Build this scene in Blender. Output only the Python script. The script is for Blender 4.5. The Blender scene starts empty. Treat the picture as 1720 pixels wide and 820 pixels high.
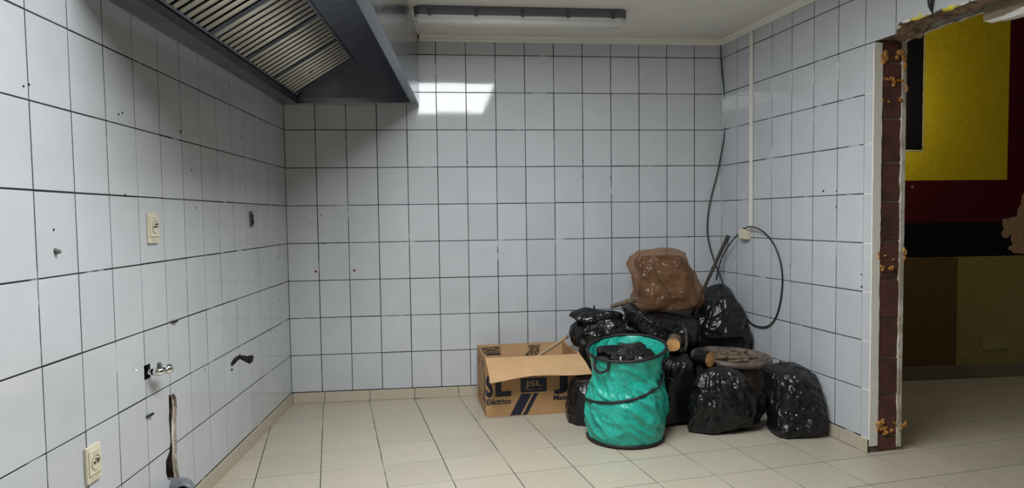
import bpy, bmesh, math, random
from mathutils import Vector, Matrix, noise
import numpy as np
random.seed(7)
D = bpy.data
SC = bpy.context.scene
COL = SC.collection
PI = math.pi

# ------------------------------------------------------------------ camera (solved from the tile grids)
F_PX, PIT, YAW, ROL = 1144.13, .0504, .1120, -.0137
CAM = Vector((.9746, -4.6495, 1.2302)); CYP = 422.17
fw = Vector((math.sin(YAW)*math.cos(PIT), math.cos(YAW)*math.cos(PIT), -math.sin(PIT)))
rt0 = fw.cross(Vector((0, 0, 1))).normalized(); up0 = rt0.cross(fw)
rt = rt0*math.cos(ROL)+up0*math.sin(ROL); up = -rt0*math.sin(ROL)+up0*math.cos(ROL)
cd = D.cameras.new('camera'); cam = D.objects.new('camera', cd); COL.objects.link(cam)
cd.sensor_width = 36; cd.lens = 36*F_PX/1720; cd.shift_y = (CYP-410)/1720; cd.clip_start = .05
M = Matrix((rt, up, -fw)).transposed().to_4x4(); M.translation = CAM
cam.matrix_world = M
SC.camera = cam
# ------------------------------------------------------------------ world, lights, exposure
w = D.worlds.new('world'); SC.world = w; w.use_nodes = True
w.node_tree.nodes['Background'].inputs[0].default_value = (.75, .85, 1, 1)
w.node_tree.nodes['Background'].inputs[1].default_value = .4
SC.view_settings.view_transform = 'Standard'; SC.view_settings.look = 'None'
SC.view_settings.gamma = 1; SC.view_settings.exposure = 0; SC.view_settings.use_curve_mapping = False
def area_light(name, loc, rot, sx, sy, power, col):
    l = D.lights.new(name, 'AREA'); l.shape = 'RECTANGLE'; l.size = sx; l.size_y = sy; l.energy = power; l.color = col
    o = D.objects.new(name, l); COL.objects.link(o); o.location = loc; o.rotation_euler = rot
    return o
SKY = (.80, 1.56, -3.50, -1.65)     # skylight opening in the ceiling: x0 x1 y0 y1
area_light('skylight_daylight', ((SKY[0]+SKY[1])/2, (SKY[2]+SKY[3])/2, 2.475), (0, 0, 0), SKY[1]-SKY[0]-.02, SKY[3]-SKY[2]-.02, 98, (.95, .98, 1))
lp = D.lights.new('other_room_fill', 'POINT'); lp.energy = 6.5; lp.shadow_soft_size = .10; lp.color = (1, .92, .75)  # added fill light without a visible fitting, brightens the painted far wall
lpo = D.objects.new('other_room_fill', lp); COL.objects.link(lpo); lpo.location = (3.98, -.42, 1.98)

# ------------------------------------------------------------------ pixel helpers
def ray(x, y): return fw+rt*((x-860)/F_PX)-up*((y-CYP)/F_PX)
def ony(x, y, Y): d = ray(x, y); return CAM+d*((Y-CAM.y)/d.y)
def onz(x, y, Z): d = ray(x, y); return CAM+d*((Z-CAM.z)/d.z)
LA, RA = -.0544, .1056
ZB = .073; CEIL = 2.45
UL = Vector((math.sin(LA), -math.cos(LA), 0)); WL = Vector((math.cos(LA), math.sin(LA), 0))
UR = Vector((math.sin(RA), -math.cos(RA), 0)); NR = Vector((math.cos(RA), math.sin(RA), 0)); R0 = Vector((3, 0, 0))
def lwall(x, y):     # pixel -> (local x, z) on the left wall (local x negative toward the camera)
    d = ray(x, y); P = CAM+d*(-(CAM.dot(WL))/d.dot(WL)); return -P.dot(UL), P.z
def rwall(x, y):
    d = ray(x, y); P = CAM+d*((R0-CAM).dot(NR)/d.dot(NR)); return (P-R0).dot(UR), P.z

# ------------------------------------------------------------------ materials
MAT = {}
def mat(name, col, rough=.5, metal=0, spec=.5, noise_amt=0, noise_scale=20, bump=0, bump_scale=60, col2=None, rand=0,
        trans=0, ior=1.5, coat=0, mix_scale=None, mix_lo=.45, mix_hi=.6, stretch=(1, 1, 1), alpha=1, bump_dist=.002, sheen=0, detail=4, rvar=0, ridged=False):
    if name in MAT: return MAT[name]
    m = D.materials.new(name); m.use_nodes = True; MAT[name] = m
    nt = m.node_tree; N = nt.nodes; L = nt.links; b = N['Principled BSDF']
    b.inputs['Base Color'].default_value = (*col, 1); b.inputs['Roughness'].default_value = rough
    b.inputs['Metallic'].default_value = metal; b.inputs['Specular IOR Level'].default_value = spec
    b.inputs['IOR'].default_value = ior; b.inputs['Transmission Weight'].default_value = trans
    b.inputs['Coat Weight'].default_value = coat; b.inputs['Alpha'].default_value = alpha
    if sheen: b.inputs['Sheen Weight'].default_value = sheen
    tc = N.new('ShaderNodeTexCoord'); mp = N.new('ShaderNodeMapping'); L.new(tc.outputs['Object'], mp.inputs[0])
    mp.inputs['Scale'].default_value = stretch
    oi = N.new('ShaderNodeObjectInfo')
    ad = N.new('ShaderNodeVectorMath'); ad.operation = 'MULTIPLY_ADD'
    cmb = N.new('ShaderNodeCombineXYZ')
    for k in range(3): L.new(oi.outputs['Random'], cmb.inputs[k])
    ad.inputs[1].default_value = (37, 53, 71) if rand or noise_amt else (0, 0, 0)
    L.new(cmb.outputs[0], ad.inputs[0]); L.new(mp.outputs[0], ad.inputs[2])
    vec = ad.outputs[0]; cur = None
    if col2 is not None:
        n = N.new('ShaderNodeTexNoise'); n.inputs['Scale'].default_value = mix_scale or noise_scale; n.inputs['Detail'].default_value = detail
        L.new(vec, n.inputs['Vector'])
        r = N.new('ShaderNodeMapRange'); r.inputs[1].default_value = mix_lo; r.inputs[2].default_value = mix_hi; r.clamp = True
        L.new(n.outputs['Fac'], r.inputs[0])
        x = N.new('ShaderNodeMix'); x.data_type = 'RGBA'; x.inputs[6].default_value = (*col, 1); x.inputs[7].default_value = (*col2, 1)
        L.new(r.outputs[0], x.inputs[0]); cur = x.outputs[2]
    if noise_amt or rand:
        hsv = N.new('ShaderNodeHueSaturation')
        if cur: L.new(cur, hsv.inputs['Color'])
        else: hsv.inputs['Color'].default_value = (*col, 1)
        v = None
        if noise_amt:
            n = N.new('ShaderNodeTexNoise'); n.inputs['Scale'].default_value = noise_scale; n.inputs['Detail'].default_value = 5
            L.new(vec, n.inputs['Vector'])
            r = N.new('ShaderNodeMapRange'); r.inputs[1].default_value = .3; r.inputs[2].default_value = .7
            r.inputs[3].default_value = 1-noise_amt; r.inputs[4].default_value = 1+noise_amt
            L.new(n.outputs['Fac'], r.inputs[0]); v = r.outputs[0]
        if rand:
            r = N.new('ShaderNodeMapRange'); r.inputs[3].default_value = 1-rand; r.inputs[4].default_value = 1+rand
            L.new(oi.outputs['Random'], r.inputs[0])
            if v:
                mu = N.new('ShaderNodeMath'); mu.operation = 'MULTIPLY'; L.new(v, mu.inputs[0]); L.new(r.outputs[0], mu.inputs[1]); v = mu.outputs[0]
            else: v = r.outputs[0]
        L.new(v, hsv.inputs['Value']); cur = hsv.outputs[0]
    if cur: L.new(cur, b.inputs['Base Color'])
    if rvar:
        n = N.new('ShaderNodeTexNoise'); n.inputs['Scale'].default_value = 9; n.inputs['Detail'].default_value = 4; L.new(vec, n.inputs['Vector'])
        r = N.new('ShaderNodeMapRange'); r.inputs[1].default_value = .3; r.inputs[2].default_value = .7
        r.inputs[3].default_value = max(.02, rough-rvar); r.inputs[4].default_value = rough+rvar
        L.new(n.outputs['Fac'], r.inputs[0]); L.new(r.outputs[0], b.inputs['Roughness'])
    if bump:
        n = N.new('ShaderNodeTexNoise'); n.inputs['Scale'].default_value = bump_scale; n.inputs['Detail'].default_value = detail; L.new(vec, n.inputs['Vector'])
        if ridged: n.noise_type = 'RIDGED_MULTIFRACTAL'; n.inputs['Distortion'].default_value = .8; n.inputs['Roughness'].default_value = .45
        bp = N.new('ShaderNodeBump'); bp.inputs['Strength'].default_value = bump; bp.inputs['Distance'].default_value = bump_dist
        L.new(n.outputs['Fac'], bp.inputs['Height']); L.new(bp.outputs[0], b.inputs['Normal'])
    return m
def srgb(r, g, b): return tuple(((c/255)/12.92 if c <= 10 else ((c/255+.055)/1.055)**2.4) for c in (r, g, b))
tile_m = mat('wall_tile', (.515, .535, .56), .05, spec=.42, rand=.03, noise_amt=.03, noise_scale=7, bump=.03, bump_scale=7, bump_dist=.003, rvar=.02)
grout_m = mat('grout', (.012, .012, .014), .85, col2=(.42, .43, .44), mix_scale=6, mix_lo=.60, mix_hi=.68, noise_amt=.3, noise_scale=60)
floor_m = mat('floor_tile', (.45, .405, .322), .38, rand=.04, noise_amt=.09, noise_scale=90, bump=.05, bump_scale=40, rvar=.05)
fgrout_m = mat('floor_grout', (.03, .026, .022), .9, col2=(.26, .225, .18), mix_scale=5, mix_lo=.5, mix_hi=.62)
skirt_m = mat('skirting_tile', (.47, .41, .32), .35, rand=.05, noise_amt=.06, noise_scale=60)
white_m = mat('white_paint', (.62, .61, .57), .6, noise_amt=.03, noise_scale=12, bump=.05, bump_scale=90)
ceil_m = mat('ceiling_paint', (.76, .745, .69), .75, noise_amt=.02, noise_scale=6, bump=.1, bump_scale=120)
trimm = mat('white_trim', (.82, .80, .72), .4)
plaster_m = mat('old_plaster', (.62, .58, .50), .9, col2=(.40, .34, .27), mix_scale=14, bump=.6, bump_scale=50, bump_dist=.006)
rough_m = mat('broken_masonry', (.30, .21, .15), .95, col2=(.12, .08, .055), mix_scale=16, bump=.8, bump_scale=40, bump_dist=.008, noise_amt=.2)
brick_m = mat('brick', (.115, .042, .03), .85, col2=(.075, .03, .026), mix_scale=9, rand=.18, bump=.5, bump_scale=70, bump_dist=.003, noise_amt=.2, noise_scale=80)
mortar_m = mat('mortar', (.17, .135, .11), .95, bump=.6, bump_scale=60, noise_amt=.3)
foam_m = mat('foam', (.50, .25, .06), .8, col2=(.36, .15, .035), mix_scale=40, bump=.7, bump_scale=90, bump_dist=.004)
yfoam_m = mat('yellow_insulation', (.72, .66, .06), .8, bump=.6, bump_scale=90, noise_amt=.15, noise_scale=30)
steel_m = mat('brushed_steel', (.33, .36, .41), .20, 1, noise_amt=.06, noise_scale=8, stretch=(1, 8, 8), rvar=.05)
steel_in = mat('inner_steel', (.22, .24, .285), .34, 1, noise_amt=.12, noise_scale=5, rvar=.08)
baffle_m = mat('baffle_steel', (.90, .87, .77), .36, .45, noise_amt=.05, noise_scale=20)
dark_m = mat('dark_void', (.012, .012, .014), .7)
cream_m = mat('cream_plastic', (.66, .61, .47), .35)
creamw = mat('cream_plastic_well', (.52, .47, .35), .4)
pvc_m = mat('grey_pvc', (.17, .18, .20), .35)
chrome_m = mat('chrome', (.80, .80, .80), .08, 1)
rust_m = mat('grimy_metal', (.06, .065, .06), .6, col2=(.16, .17, .155), mix_scale=60, bump=.3, bump_scale=120)
fixt_m = mat('fixture_grey', (.10, .105, .12), .5)
clip_m = mat('clip_grey', (.055, .058, .068), .5)
tube_m = mat('fluorescent_tube', (.85, .84, .80), .3)
diff_m = mat('clear_diffuser', (.92, .92, .88), .12, alpha=.5)
cable_m = mat('black_cable', (.010, .010, .011), .42)
card_m = mat('cardboard', (.46, .265, .12), .75, noise_amt=.07, noise_scale=14, bump=.08, bump_scale=70, stretch=(1, 1, 3))
cardin = mat('cardboard_inside', (.50, .31, .155), .8, noise_amt=.06, noise_scale=14)
ink_m = mat('navy_ink', (.010, .013, .032), .6)
tanink = mat('unprinted_card', (.40, .26, .14), .75)
mottle = mat('mottled_print', (.018, .016, .02), .7, col2=(.36, .22, .11), mix_scale=130, mix_lo=.48, mix_hi=.54, detail=2)
bag_m = mat('black_bag_plastic', (.0065, .0065, .0075), .29, spec=.45, bump=.25, bump_scale=11, bump_dist=.012, detail=3, rvar=.08, ridged=True)
green_m = mat('green_woven', (.018, .38, .29), .33, spec=.5, noise_amt=.22, noise_scale=130, stretch=(1, 1, .35), bump=.35, bump_scale=160, bump_dist=.002)
piping_m = mat('black_piping', (.009, .009, .010), .6, bump=.4, bump_scale=200)
tub_m = mat('brown_plastic', (.105, .075, .060), .5, noise_amt=.2, noise_scale=18, col2=(.17, .135, .11), mix_scale=9)
bark_m = mat('bark', (.085, .058, .036), .9, col2=(.17, .13, .085), mix_scale=30, bump=.7, bump_scale=60, bump_dist=.004)
cutwood = mat('cut_wood', (.50, .27, .10), .8, col2=(.36, .17, .055), mix_scale=26, noise_amt=.12)
dowel_m = mat('dowel_wood', (.40, .30, .17), .6, noise_amt=.12, noise_scale=12, stretch=(1, 1, 6))
stick_m = mat('stick_wood', (.055, .045, .034), .8, noise_amt=.3, noise_scale=30)
content_m = mat('packed_waste', (.15, .105, .058), .55, col2=(.075, .050, .028), mix_scale=9, noise_amt=.2, bump=.5, bump_scale=25, bump_dist=.01)
redplug = mat('red_plug', (.22, .012, .010), .5)
# translucent brown film
fm = D.materials.new('brown_film'); fm.use_nodes = True; MAT['brown_film'] = fm
nt = fm.node_tree; N = nt.nodes; L = nt.links; pb = N['Principled BSDF']
pb.inputs['Base Color'].default_value = (.23, .12, .068, 1); pb.inputs['Roughness'].default_value = .2
tcn = N.new('ShaderNodeTexCoord'); nz = N.new('ShaderNodeTexNoise'); nz.inputs['Scale'].default_value = 11; nz.inputs['Detail'].default_value = 3; nz.noise_type = 'RIDGED_MULTIFRACTAL'; nz.inputs['Distortion'].default_value = .7
L.new(tcn.outputs['Object'], nz.inputs['Vector']); bp = N.new('ShaderNodeBump'); bp.inputs['Strength'].default_value = .28; bp.inputs['Distance'].default_value = .010
L.new(nz.outputs['Fac'], bp.inputs['Height']); L.new(bp.outputs[0], pb.inputs['Normal'])
tr = N.new('ShaderNodeBsdfTransparent'); tr.inputs[0].default_value = (.92, .76, .62, 1)
mx = N.new('ShaderNodeMixShader'); mx.inputs[0].default_value = .36
L.new(tr.outputs[0], mx.inputs[1]); L.new(pb.outputs[0], mx.inputs[2]); L.new(mx.outputs[0], N['Material Output'].inputs['Surface'])
# paint of the far wall
def paint(name, c): return mat(name, c, .85, spec=.15, noise_amt=.10, noise_scale=40, bump=.15, bump_scale=120)
p_yel = paint('yellow_paint', (.62, .47, .015)); p_red = paint('maroon_paint', (.075, .006, .010)); p_blk = paint('black_paint', (.006, .006, .007))
p_brn = paint('brown_paint', (.135, .085, .035)); p_olv = paint('olive_paint', (.29, .25, .09)); p_bare = paint('bare_plaster', (.44, .28, .17))
p_trim = paint('cream_fringe', (.55, .45, .20))

# ------------------------------------------------------------------ mesh helpers
def link(o, parent=None, kind=None):
    COL.objects.link(o)
    if parent is not None: o.parent = parent
    if kind: o['kind'] = kind
    return o
def mesh_obj(name, me, m, parent=None, kind=None, smooth=False):
    if m is not None and not me.materials: me.materials.append(m)
    if smooth: me.polygons.foreach_set('use_smooth', [True]*len(me.polygons))
    return link(D.objects.new(name, me), parent, kind)
def pyd(v, f, name='m'):
    me = D.meshes.new(name); me.from_pydata([tuple(p) for p in v], [], f); me.update(); return me
def frame(name, loc, rz, label=None, cat=None, group=None, parent=None):
    o = D.objects.new(name, None); o.empty_display_size = .1; link(o, parent); o.location = loc; o.rotation_euler = (0, 0, rz)
    if label: tag(o, label, cat, group)
    return o
def tag(o, label, cat=None, group=None):
    o['label'] = label
    if cat: o['category'] = cat
    if group: o['group'] = group
    return o
def boxv(x0, x1, y0, y1, z0, z1):
    v = [(x, y, z) for z in (z0, z1) for y in (y0, y1) for x in (x0, x1)]
    f = [(0, 2, 3, 1), (4, 5, 7, 6), (0, 1, 5, 4), (2, 6, 7, 3), (0, 4, 6, 2), (1, 3, 7, 5)]
    return v, f
def merge(parts):
    V = []; F = []
    for v, f in parts:
        o = len(V); V += [tuple(p) for p in v]; F += [tuple(i+o for i in q) for q in f]
    return V, F
def bevel(me, w, seg=2):
    bm = bmesh.new(); bm.from_mesh(me)
    bmesh.ops.bevel(bm, geom=list(bm.edges), offset=w, segments=seg, profile=.6, affect='EDGES', clamp_overlap=True)
    bm.to_mesh(me); bm.free(); return me
def box(name, x0, x1, y0, y1, z0, z1, m, parent=None, kind=None, bev=0, seg=2):
    me = pyd(*boxv(x0, x1, y0, y1, z0, z1))
    if bev: bevel(me, bev, seg)
    return mesh_obj(name, me, m, parent, kind)
def tube_v(pts, rad, seg=10, cap=True):
    pts = [Vector(p) for p in pts]; n = len(pts)
    R = [rad]*n if not hasattr(rad, '__len__') else rad
    V = []; Fc = []
    t = (pts[1]-pts[0]).normalized(); a = t.orthogonal().normalized()
    for i, p in enumerate(pts):
        t = (pts[min(i+1, n-1)]-pts[max(i-1, 0)]).normalized()
        a = (a-t*a.dot(t)).normalized(); b = t.cross(a)
        for k in range(seg):
            th = 2*PI*k/seg; V.append(p+(a*math.cos(th)+b*math.sin(th))*R[i])
    for i in range(n-1):
        for k in range(seg):
            k2 = (k+1) % seg; Fc.append((i*seg+k, i*seg+k2, (i+1)*seg+k2, (i+1)*seg+k))
    if cap: Fc += [tuple(range(seg-1, -1, -1)), tuple(range((n-1)*seg, n*seg))]
    return V, Fc
def cr(pts, n=8):      # Catmull-Rom through points
    P = [Vector(p) for p in pts]; P = [P[0]*2-P[1]]+P+[P[-1]*2-P[-2]]; out = []
    for i in range(1, len(P)-2):
        for k in range(n):
            t = k/n; p0, p1, p2, p3 = P[i-1:i+3]
            out.append(.5*((2*p1)+(p2-p0)*t+(2*p0-5*p1+4*p2-p3)*t*t+(3*p1-p0-3*p2+p3)*t**3))
    out.append(P[-2]); return out
def lathe_v(prof, seg=32, c=(0, 0, 0)):
    V = []; Fc = []
    for r, z in prof:
        for k in range(seg):
            th = 2*PI*k/seg; V.append((c[0]+r*math.cos(th), c[1]+r*math.sin(th), c[2]+z))
    for i in range(len(prof)-1):
        for k in range(seg):
            k2 = (k+1) % seg; Fc.append((i*seg+k, i*seg+k2, (i+1)*seg+k2, (i+1)*seg+k))
    return V, Fc
def prism_v(poly, y0, y1):     # poly in (x,z), counter-clockwise seen from -y ; extruded y0 (front) .. y1
    n = len(poly); V = [(x, y0, z) for x, z in poly]+[(x, y1, z) for x, z in poly]
    Fc = [tuple(range(n)), tuple(range(2*n-1, n-1, -1))]
    for i in range(n):
        j = (i+1) % n; Fc.append((i, n+i, n+j, j))
    return V, Fc
def smoothed(o): o.data.polygons.foreach_set('use_smooth', [True]*len(o.data.polygons)); return o
def fixn(me):
    bm = bmesh.new(); bm.from_mesh(me); bmesh.ops.recalc_face_normals(bm, faces=bm.faces); bm.to_mesh(me); bm.free(); return me
def cut(objs, cutters):       # exact boolean difference, applied
    for o in objs:
        if o.data.users > 1: o.data = o.data.copy()
        for c in cutters:
            md = o.modifiers.new('b', 'BOOLEAN'); md.operation = 'DIFFERENCE'; md.object = c; md.solver = 'EXACT'; md.material_mode = 'TRANSFER'
    bpy.context.view_layer.update(); dg = bpy.context.evaluated_depsgraph_get()
    for o in objs:
        me = D.meshes.new_from_object(o.evaluated_get(dg)); o.modifiers.clear(); o.data = me
    for c in cutters: D.objects.remove(c)

# ------------------------------------------------------------------ tiled walls
TW, TH, JT = .2, .25, .0050
def tile_mesh(w, h, bev=.0007):
    x, z = w/2-JT/2, h/2-JT/2; b = bev
    v = [(-x, .009, -z), (x, .009, -z), (x, .009, z), (-x, .009, z), (-x, b, -z), (x, b, -z), (x, b, z), (-x, b, z),
         (-x+b, 0, -z+b), (x-b, 0, -z+b), (x-b, 0, z-b), (-x+b, 0, z-b)]
    f = [(8, 9, 10, 11), (3, 2, 1, 0)]
    for i in range(4):
        j = (i+1) % 4; f += [(i, j, j+4, i+4), (i+4, j+4, j+8, i+8)]
    me = pyd(v, f, 'tile'); me.materials.append(tile_m); return me
TM = {}
def tile(parent, x0, x1, z0, z1, name='tile'):
    key = (round(x1-x0, 3), round(z1-z0, 3))
    if key not in TM: TM[key] = tile_mesh(*key)
    o = D.objects.new(name, TM[key]); link(o, parent)
    o.location = ((x0+x1)/2+random.uniform(-.0006, .0006), random.uniform(-.0004, .0002), (z0+z1)/2+random.uniform(-.0006, .0006))
    o.rotation_euler = (max(-.003, min(.003, random.gauss(0, .0014))), random.gauss(0, .0018), max(-.004, min(.004, random.gauss(0, .0016))))
    return o
G = .0013   # grout face lies this far behind the tile faces
def wall(name, loc, rz, poly, y0=G, y1=.12, m=None):
    me = pyd(*prism_v(poly, y0, y1)); o = mesh_obj(name, me, m or grout_m, None, 'structure'); o.location = loc; o.rotation_euler = (0, 0, rz); return o

wb = wall('wall_back', (0, 0, 0), 0, [(-.12, -.02), (3.0, -.02), (3.0, 2.6), (-.12, 2.6)])
for c in range(15):
    for r in range(10):
        z0 = ZB+r*TH; z1 = min(z0+TH, CEIL-.015)
        if z0 > 2.05 and (c+1)*TW < .86: continue
        tile(wb, c*TW, (c+1)*TW, z0, z1)
wl = wall('wall_left', (0, 0, 0), PI/2+LA, [(-6.4, -.02), (0, -.02), (0, 2.6), (-6.4, 2.6)])
ltiles = {}
for c in range(18):
    for r in range(10):
        z0 = ZB+r*TH; z1 = min(z0+TH, CEIL-.005)
        if z0 > 2.05 and c < 11: continue
        ltiles[c, r] = tile(wl, -(c+1)*TW, -c*TW, z0, z1)
DOOR0, DOOR1 = 1.462, 4.0
# right wall with the broken-out opening: brickwork core, ragged lintel
rag = [(DOOR0-.1, 2.075), (1.56, 2.069), (1.585, 2.085), (1.618, 2.118), (1.68, 2.121), (1.79, 2.112), (1.86, 2.118), (1.92, 2.103), (1.99, 2.110), (2.04, 2.094), (2.10, 2.112), (2.24, 2.082), (2.6, 2.09), (DOOR1, 2.09)]
core = [(0, -.02), (DOOR0-.10, -.02)]+[(x, z+.034) for x, z in rag]+[(DOOR1, -.02), (6.4, -.02), (6.4, 2.8), (0, 2.8)]
wr = wall('wall_right', (3, 0, 0), RA-PI/2, core, G, .168, None)
for c in range(8):
    for r in range(10):
        z0 = ZB+r*TH; z1 = min(z0+TH, CEIL-.015); x1 = min((c+1)*TW, DOOR0-.004)
        if r >= 8 and c == 7: x1 = 1.6
        tile(wr, c*TW, x1, z0, z1)
def poly_tile(parent, poly, name='tile'):
    me = pyd(*prism_v(poly, 0, .009)); fixn(me); return mesh_obj(name, me, tile_m, parent)
def rz(x):
    for (a, za), (b, zb) in zip(rag, rag[1:]):
        if a <= x <= b: return za+(zb-za)*(x-a)/(b-a)
    return 2.09
for c in range(8, 20):
    x0, x1 = c*TW+JT/2, (c+1)*TW-JT/2
    low = [x0]+[x for x, z in rag if x0 < x < x1]+[x1]
    poly_tile(wr, [(x, rz(x)+.004*math.sin(x*90)) for x in low]+[(x1, 2.323-JT/2), (x0, 2.323-JT/2)])
    tile(wr, c*TW, (c+1)*TW, 2.323, CEIL-.015)
# plain walls that close the room out of view
wf = box('wall_front', -.7, 7.4, -6.5, -6.35, -.02, 2.9, white_m, None, 'structure')

# jamb of the opening: bricks, mortar, plaster strips, foam
zs = [0.0, .079, .294, .487, .688, .887, 1.083, 1.283, 1.479, 1.698, 1.973, 2.085]
box('mortar', DOOR0-.10, DOOR0-.012, .010, .166, 0, 2.09, mortar_m, wr)
for i in range(len(zs)-1):
    a, b = zs[i]+.006, zs[i+1]-.006
    me = pyd(*boxv(-.045, .045, -.058, .058, a, b)); bevel(me, .004, 2)
    o = mesh_obj('brick', me, brick_m, wr); o.location = (DOOR0-.049+random.uniform(-.003, .002), .107, 0)
def rough_strip(name, y0, y1, z0, z1, amp, m, seed, x1=DOOR0, dx=.012, ny=None):
    # vertical strip on the jamb end with a ragged inner edge
    V = []; Fc = []; n = 90
    for i in range(n+1):
        z = z0+(z1-z0)*i/n
        e0 = y0+(amp*noise.noise((seed, 0, z*14))+amp*.7*noise.noise((seed, 3, z*45)) if ny != 'hi' else 0)
        e1 = y1+(amp*noise.noise((seed, 7, z*14))+amp*.7*noise.noise((seed, 9, z*45)) if ny != 'lo' else 0)
        xx = x1+.002*noise.noise((seed, 5, z*20))
        V += [(x1-dx-.05, e0, z), (xx, e0, z), (xx, e1, z), (x1-dx-.05, e1, z)]
    for i in range(n):
        a = i*4; b = a+4
        for k in range(3): Fc.append((a+k, a+k+1, b+k+1, b+k))
    Fc += [(0, 1, 2, 3), (n*4+3, n*4+2, n*4+1, n*4)]
    me = fixn(pyd(V, Fc)); return mesh_obj(name, me, m, wr)
rough_strip('plaster_edge', .0015, .049, .035, 2.07, .0035, trimm, 2.3, DOOR0, ny='hi')
rough_strip('plaster_edge', .164, .188, .02, 2.10, .006, plaster_m, 5.1, DOOR0+.002, ny='lo')
box('plaster', 0, DOOR0-.04, .1682, .188, -.02, 2.8, plaster_m, wr)
def blob(name, parent, c, r, m, seed, sub=3, amp=.35, freq=2.2):
    bm = bmesh.new(); bmesh.ops.create_icosphere(bm, subdivisions=sub, radius=1)
    for v in bm.verts:
        d = 1+amp*noise.fractal(v.co*freq+Vector((seed, seed*2, 0)), 1, 2, 3)+amp*.35*noise.noise(v.co*freq*3.1+Vector((0, seed, 5)))
        v.co = Vector((v.co.x*r[0]*d, v.co.y*r[1]*d, v.co.z*r[2]*d))
    me = D.meshes.new('blob'); bm.to_mesh(me); bm.free()
    o = mesh_obj(name, me, m, parent, smooth=True); o.location = c; return o
def jamb(px, py):    # pixel on the jamb end face -> local coordinates of the right wall
    n = UR; P0 = R0+UR*DOOR0; d = ray(px, py); P = CAM+d*((P0-CAM).dot(n)/d.dot(n)); return Vector((DOOR0, (P-R0).dot(NR), P.z))
for i, (px, py, ry, rzz) in enumerate([(1484, 98, .028, .040), (1513, 92, .032, .032), (1520, 108, .012, .035), (1500, 137, .016, .030), (1488, 133, .024, .008), (1512, 136, .022, .008),
        (1522, 148, .009, .030), (1494, 170, .011, .010), (1513, 168, .012, .013), (1483, 168, .006, .010), (1481, 450, .016, .014), (1497, 450, .015, .014), (1475, 428, .008, .022), (1519, 428, .010, .040),
        (1486, 431, .007, .008), (1500, 436, .006, .006), (1480, 712, .022, .022), (1484, 724, .026, .022), (1474, 718, .014, .030), (1497, 722, .012, .016), (1512, 718, .012, .020), (1519, 712, .008, .025), (1503, 712, .006, .008)]):
    p = jamb(px, py); rr = random.Random(i); bits = []
    for q in range(7 if max(ry, rzz) > .012 else 3):      # a foam lump is a clump of small bubbles
        bm = bmesh.new(); bmesh.ops.create_icosphere(bm, subdivisions=2, radius=1); k = rr.uniform(.28, .6); sd = i*3.7+q
        c = Vector((rr.uniform(-.001, .003), rr.uniform(-.75, .75)*ry, rr.uniform(-.75, .75)*rzz))
        for v in bm.verts:
            d = 1+.5*noise.fractal(v.co*2.2+Vector((sd, 1, 2)), 1, 2, 3); m_ = max(min(ry, rzz), .4*max(ry, rzz))
            v.co = c+Vector((v.co.x*.007*d, v.co.y*(ry*.4+m_*.6)*k*d, v.co.z*(rzz*.4+m_*.6)*k*d))
        bm.verts.ensure_lookup_table(); bm.verts.index_update(); bits.append(([tuple(v.co) for v in bm.verts], [tuple(v.index for v in f.verts) for f in bm.faces])); bm.free()
    o = smoothed(mesh_obj('foam_lump', pyd(*merge(bits)), foam_m, wr)); o.location = p
# broken lintel underside, insulation bits and the timber/plaster casing
V = []; Fc = []; nx = 140
for i in range(nx+1):
    x = DOOR0-.07+(DOOR1-DOOR0+.07)*i/nx
    for k in range(9):
        y = .006+.172*k/8
        z = rz(x)+.004+.010*noise.noise((x*9, y*16, 3))+.010*noise.noise((x*30, y*30, 8))+.012*math.sin(PI*k/8)
        V.append((x, y, z))
for i in range(nx):
    for k in range(8): a = i*9+k; Fc.append((a, a+1, a+10, a+9))
o = mesh_obj('lintel_underside', pyd(V, Fc), rough_m, wr); o.data.flip_normals()
V = []; Fc = []; n = 120      # ragged plaster edge along the far side of the lintel
for i in range(n+1):
    x = DOOR0+(DOOR1-DOOR0)*i/n
    z = 2.094+.012*noise.noise((x*6, 1, 0))+.009*noise.noise((x*25, 2, 0))+(.02*max(0, 1-(x-DOOR0)/.05)*-1 if x < DOOR0+.05 else 0)
    V += [(x, .166, z), (x, .189, z), (x, .189, 2.8), (x, .166, 2.3)]
for i in range(n):
    a = i*4
    for k in range(3): Fc.append((a+k, a+k+1, a+k+5, a+k+4))
mesh_obj('plaster_edge', fixn(pyd(V, Fc)), plaster_m, wr)
for i, (x, r, m) in enumerate([(1.66, (.034, .008, .010), trimm), (1.735, (.050, .009, .013), yfoam_m), (1.80, (.030, .008, .008), trimm), (1.845, (.022, .007, .008), rough_m), (1.905, (.045, .009, .012), yfoam_m), (1.97, (.035, .008, .010), trimm),
        (2.09, (.06, .009, .010), trimm), (2.13, (.025, .01, .013), yfoam_m), (2.17, (.05, .009, .012), trimm), (1.60, (.020, .007, .008), plaster_m), (2.26, (.05, .01, .013), plaster_m)]):
    blob('insulation_scrap', wr, (x, .008, rz(x)+.003), r, m, 40+i*2.1, 3, .4, 2.5)
box('broken_casing', 1.925, 2.70, .150, .186, 2.045, 2.135, mat('brown_casing', (.24, .19, .13), .9, noise_amt=.15, bump=.3), wr, bev=.006)
blob('foam_lump', wr, (2.12, .165, 2.04), (.16, .028, .018), yfoam_m if False else trimm, 77, 3, .5)
# small dark hook on the tiles above the opening
hx, hz = rwall(1567, 6)
o = mesh_obj('cable_clip', pyd(*merge([tube_v([(hx, -.002, hz+.05), (hx, -.012, hz+.02), (hx, -.013, hz-.01), (hx, -.004, hz-.04)], [.010, .014, .010, .003], 8),
                                  tube_v([(hx, .001, hz-.035), (hx, -.002, hz-.065)], .0025, 6)])), cable_m, wr, smooth=True)

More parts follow.
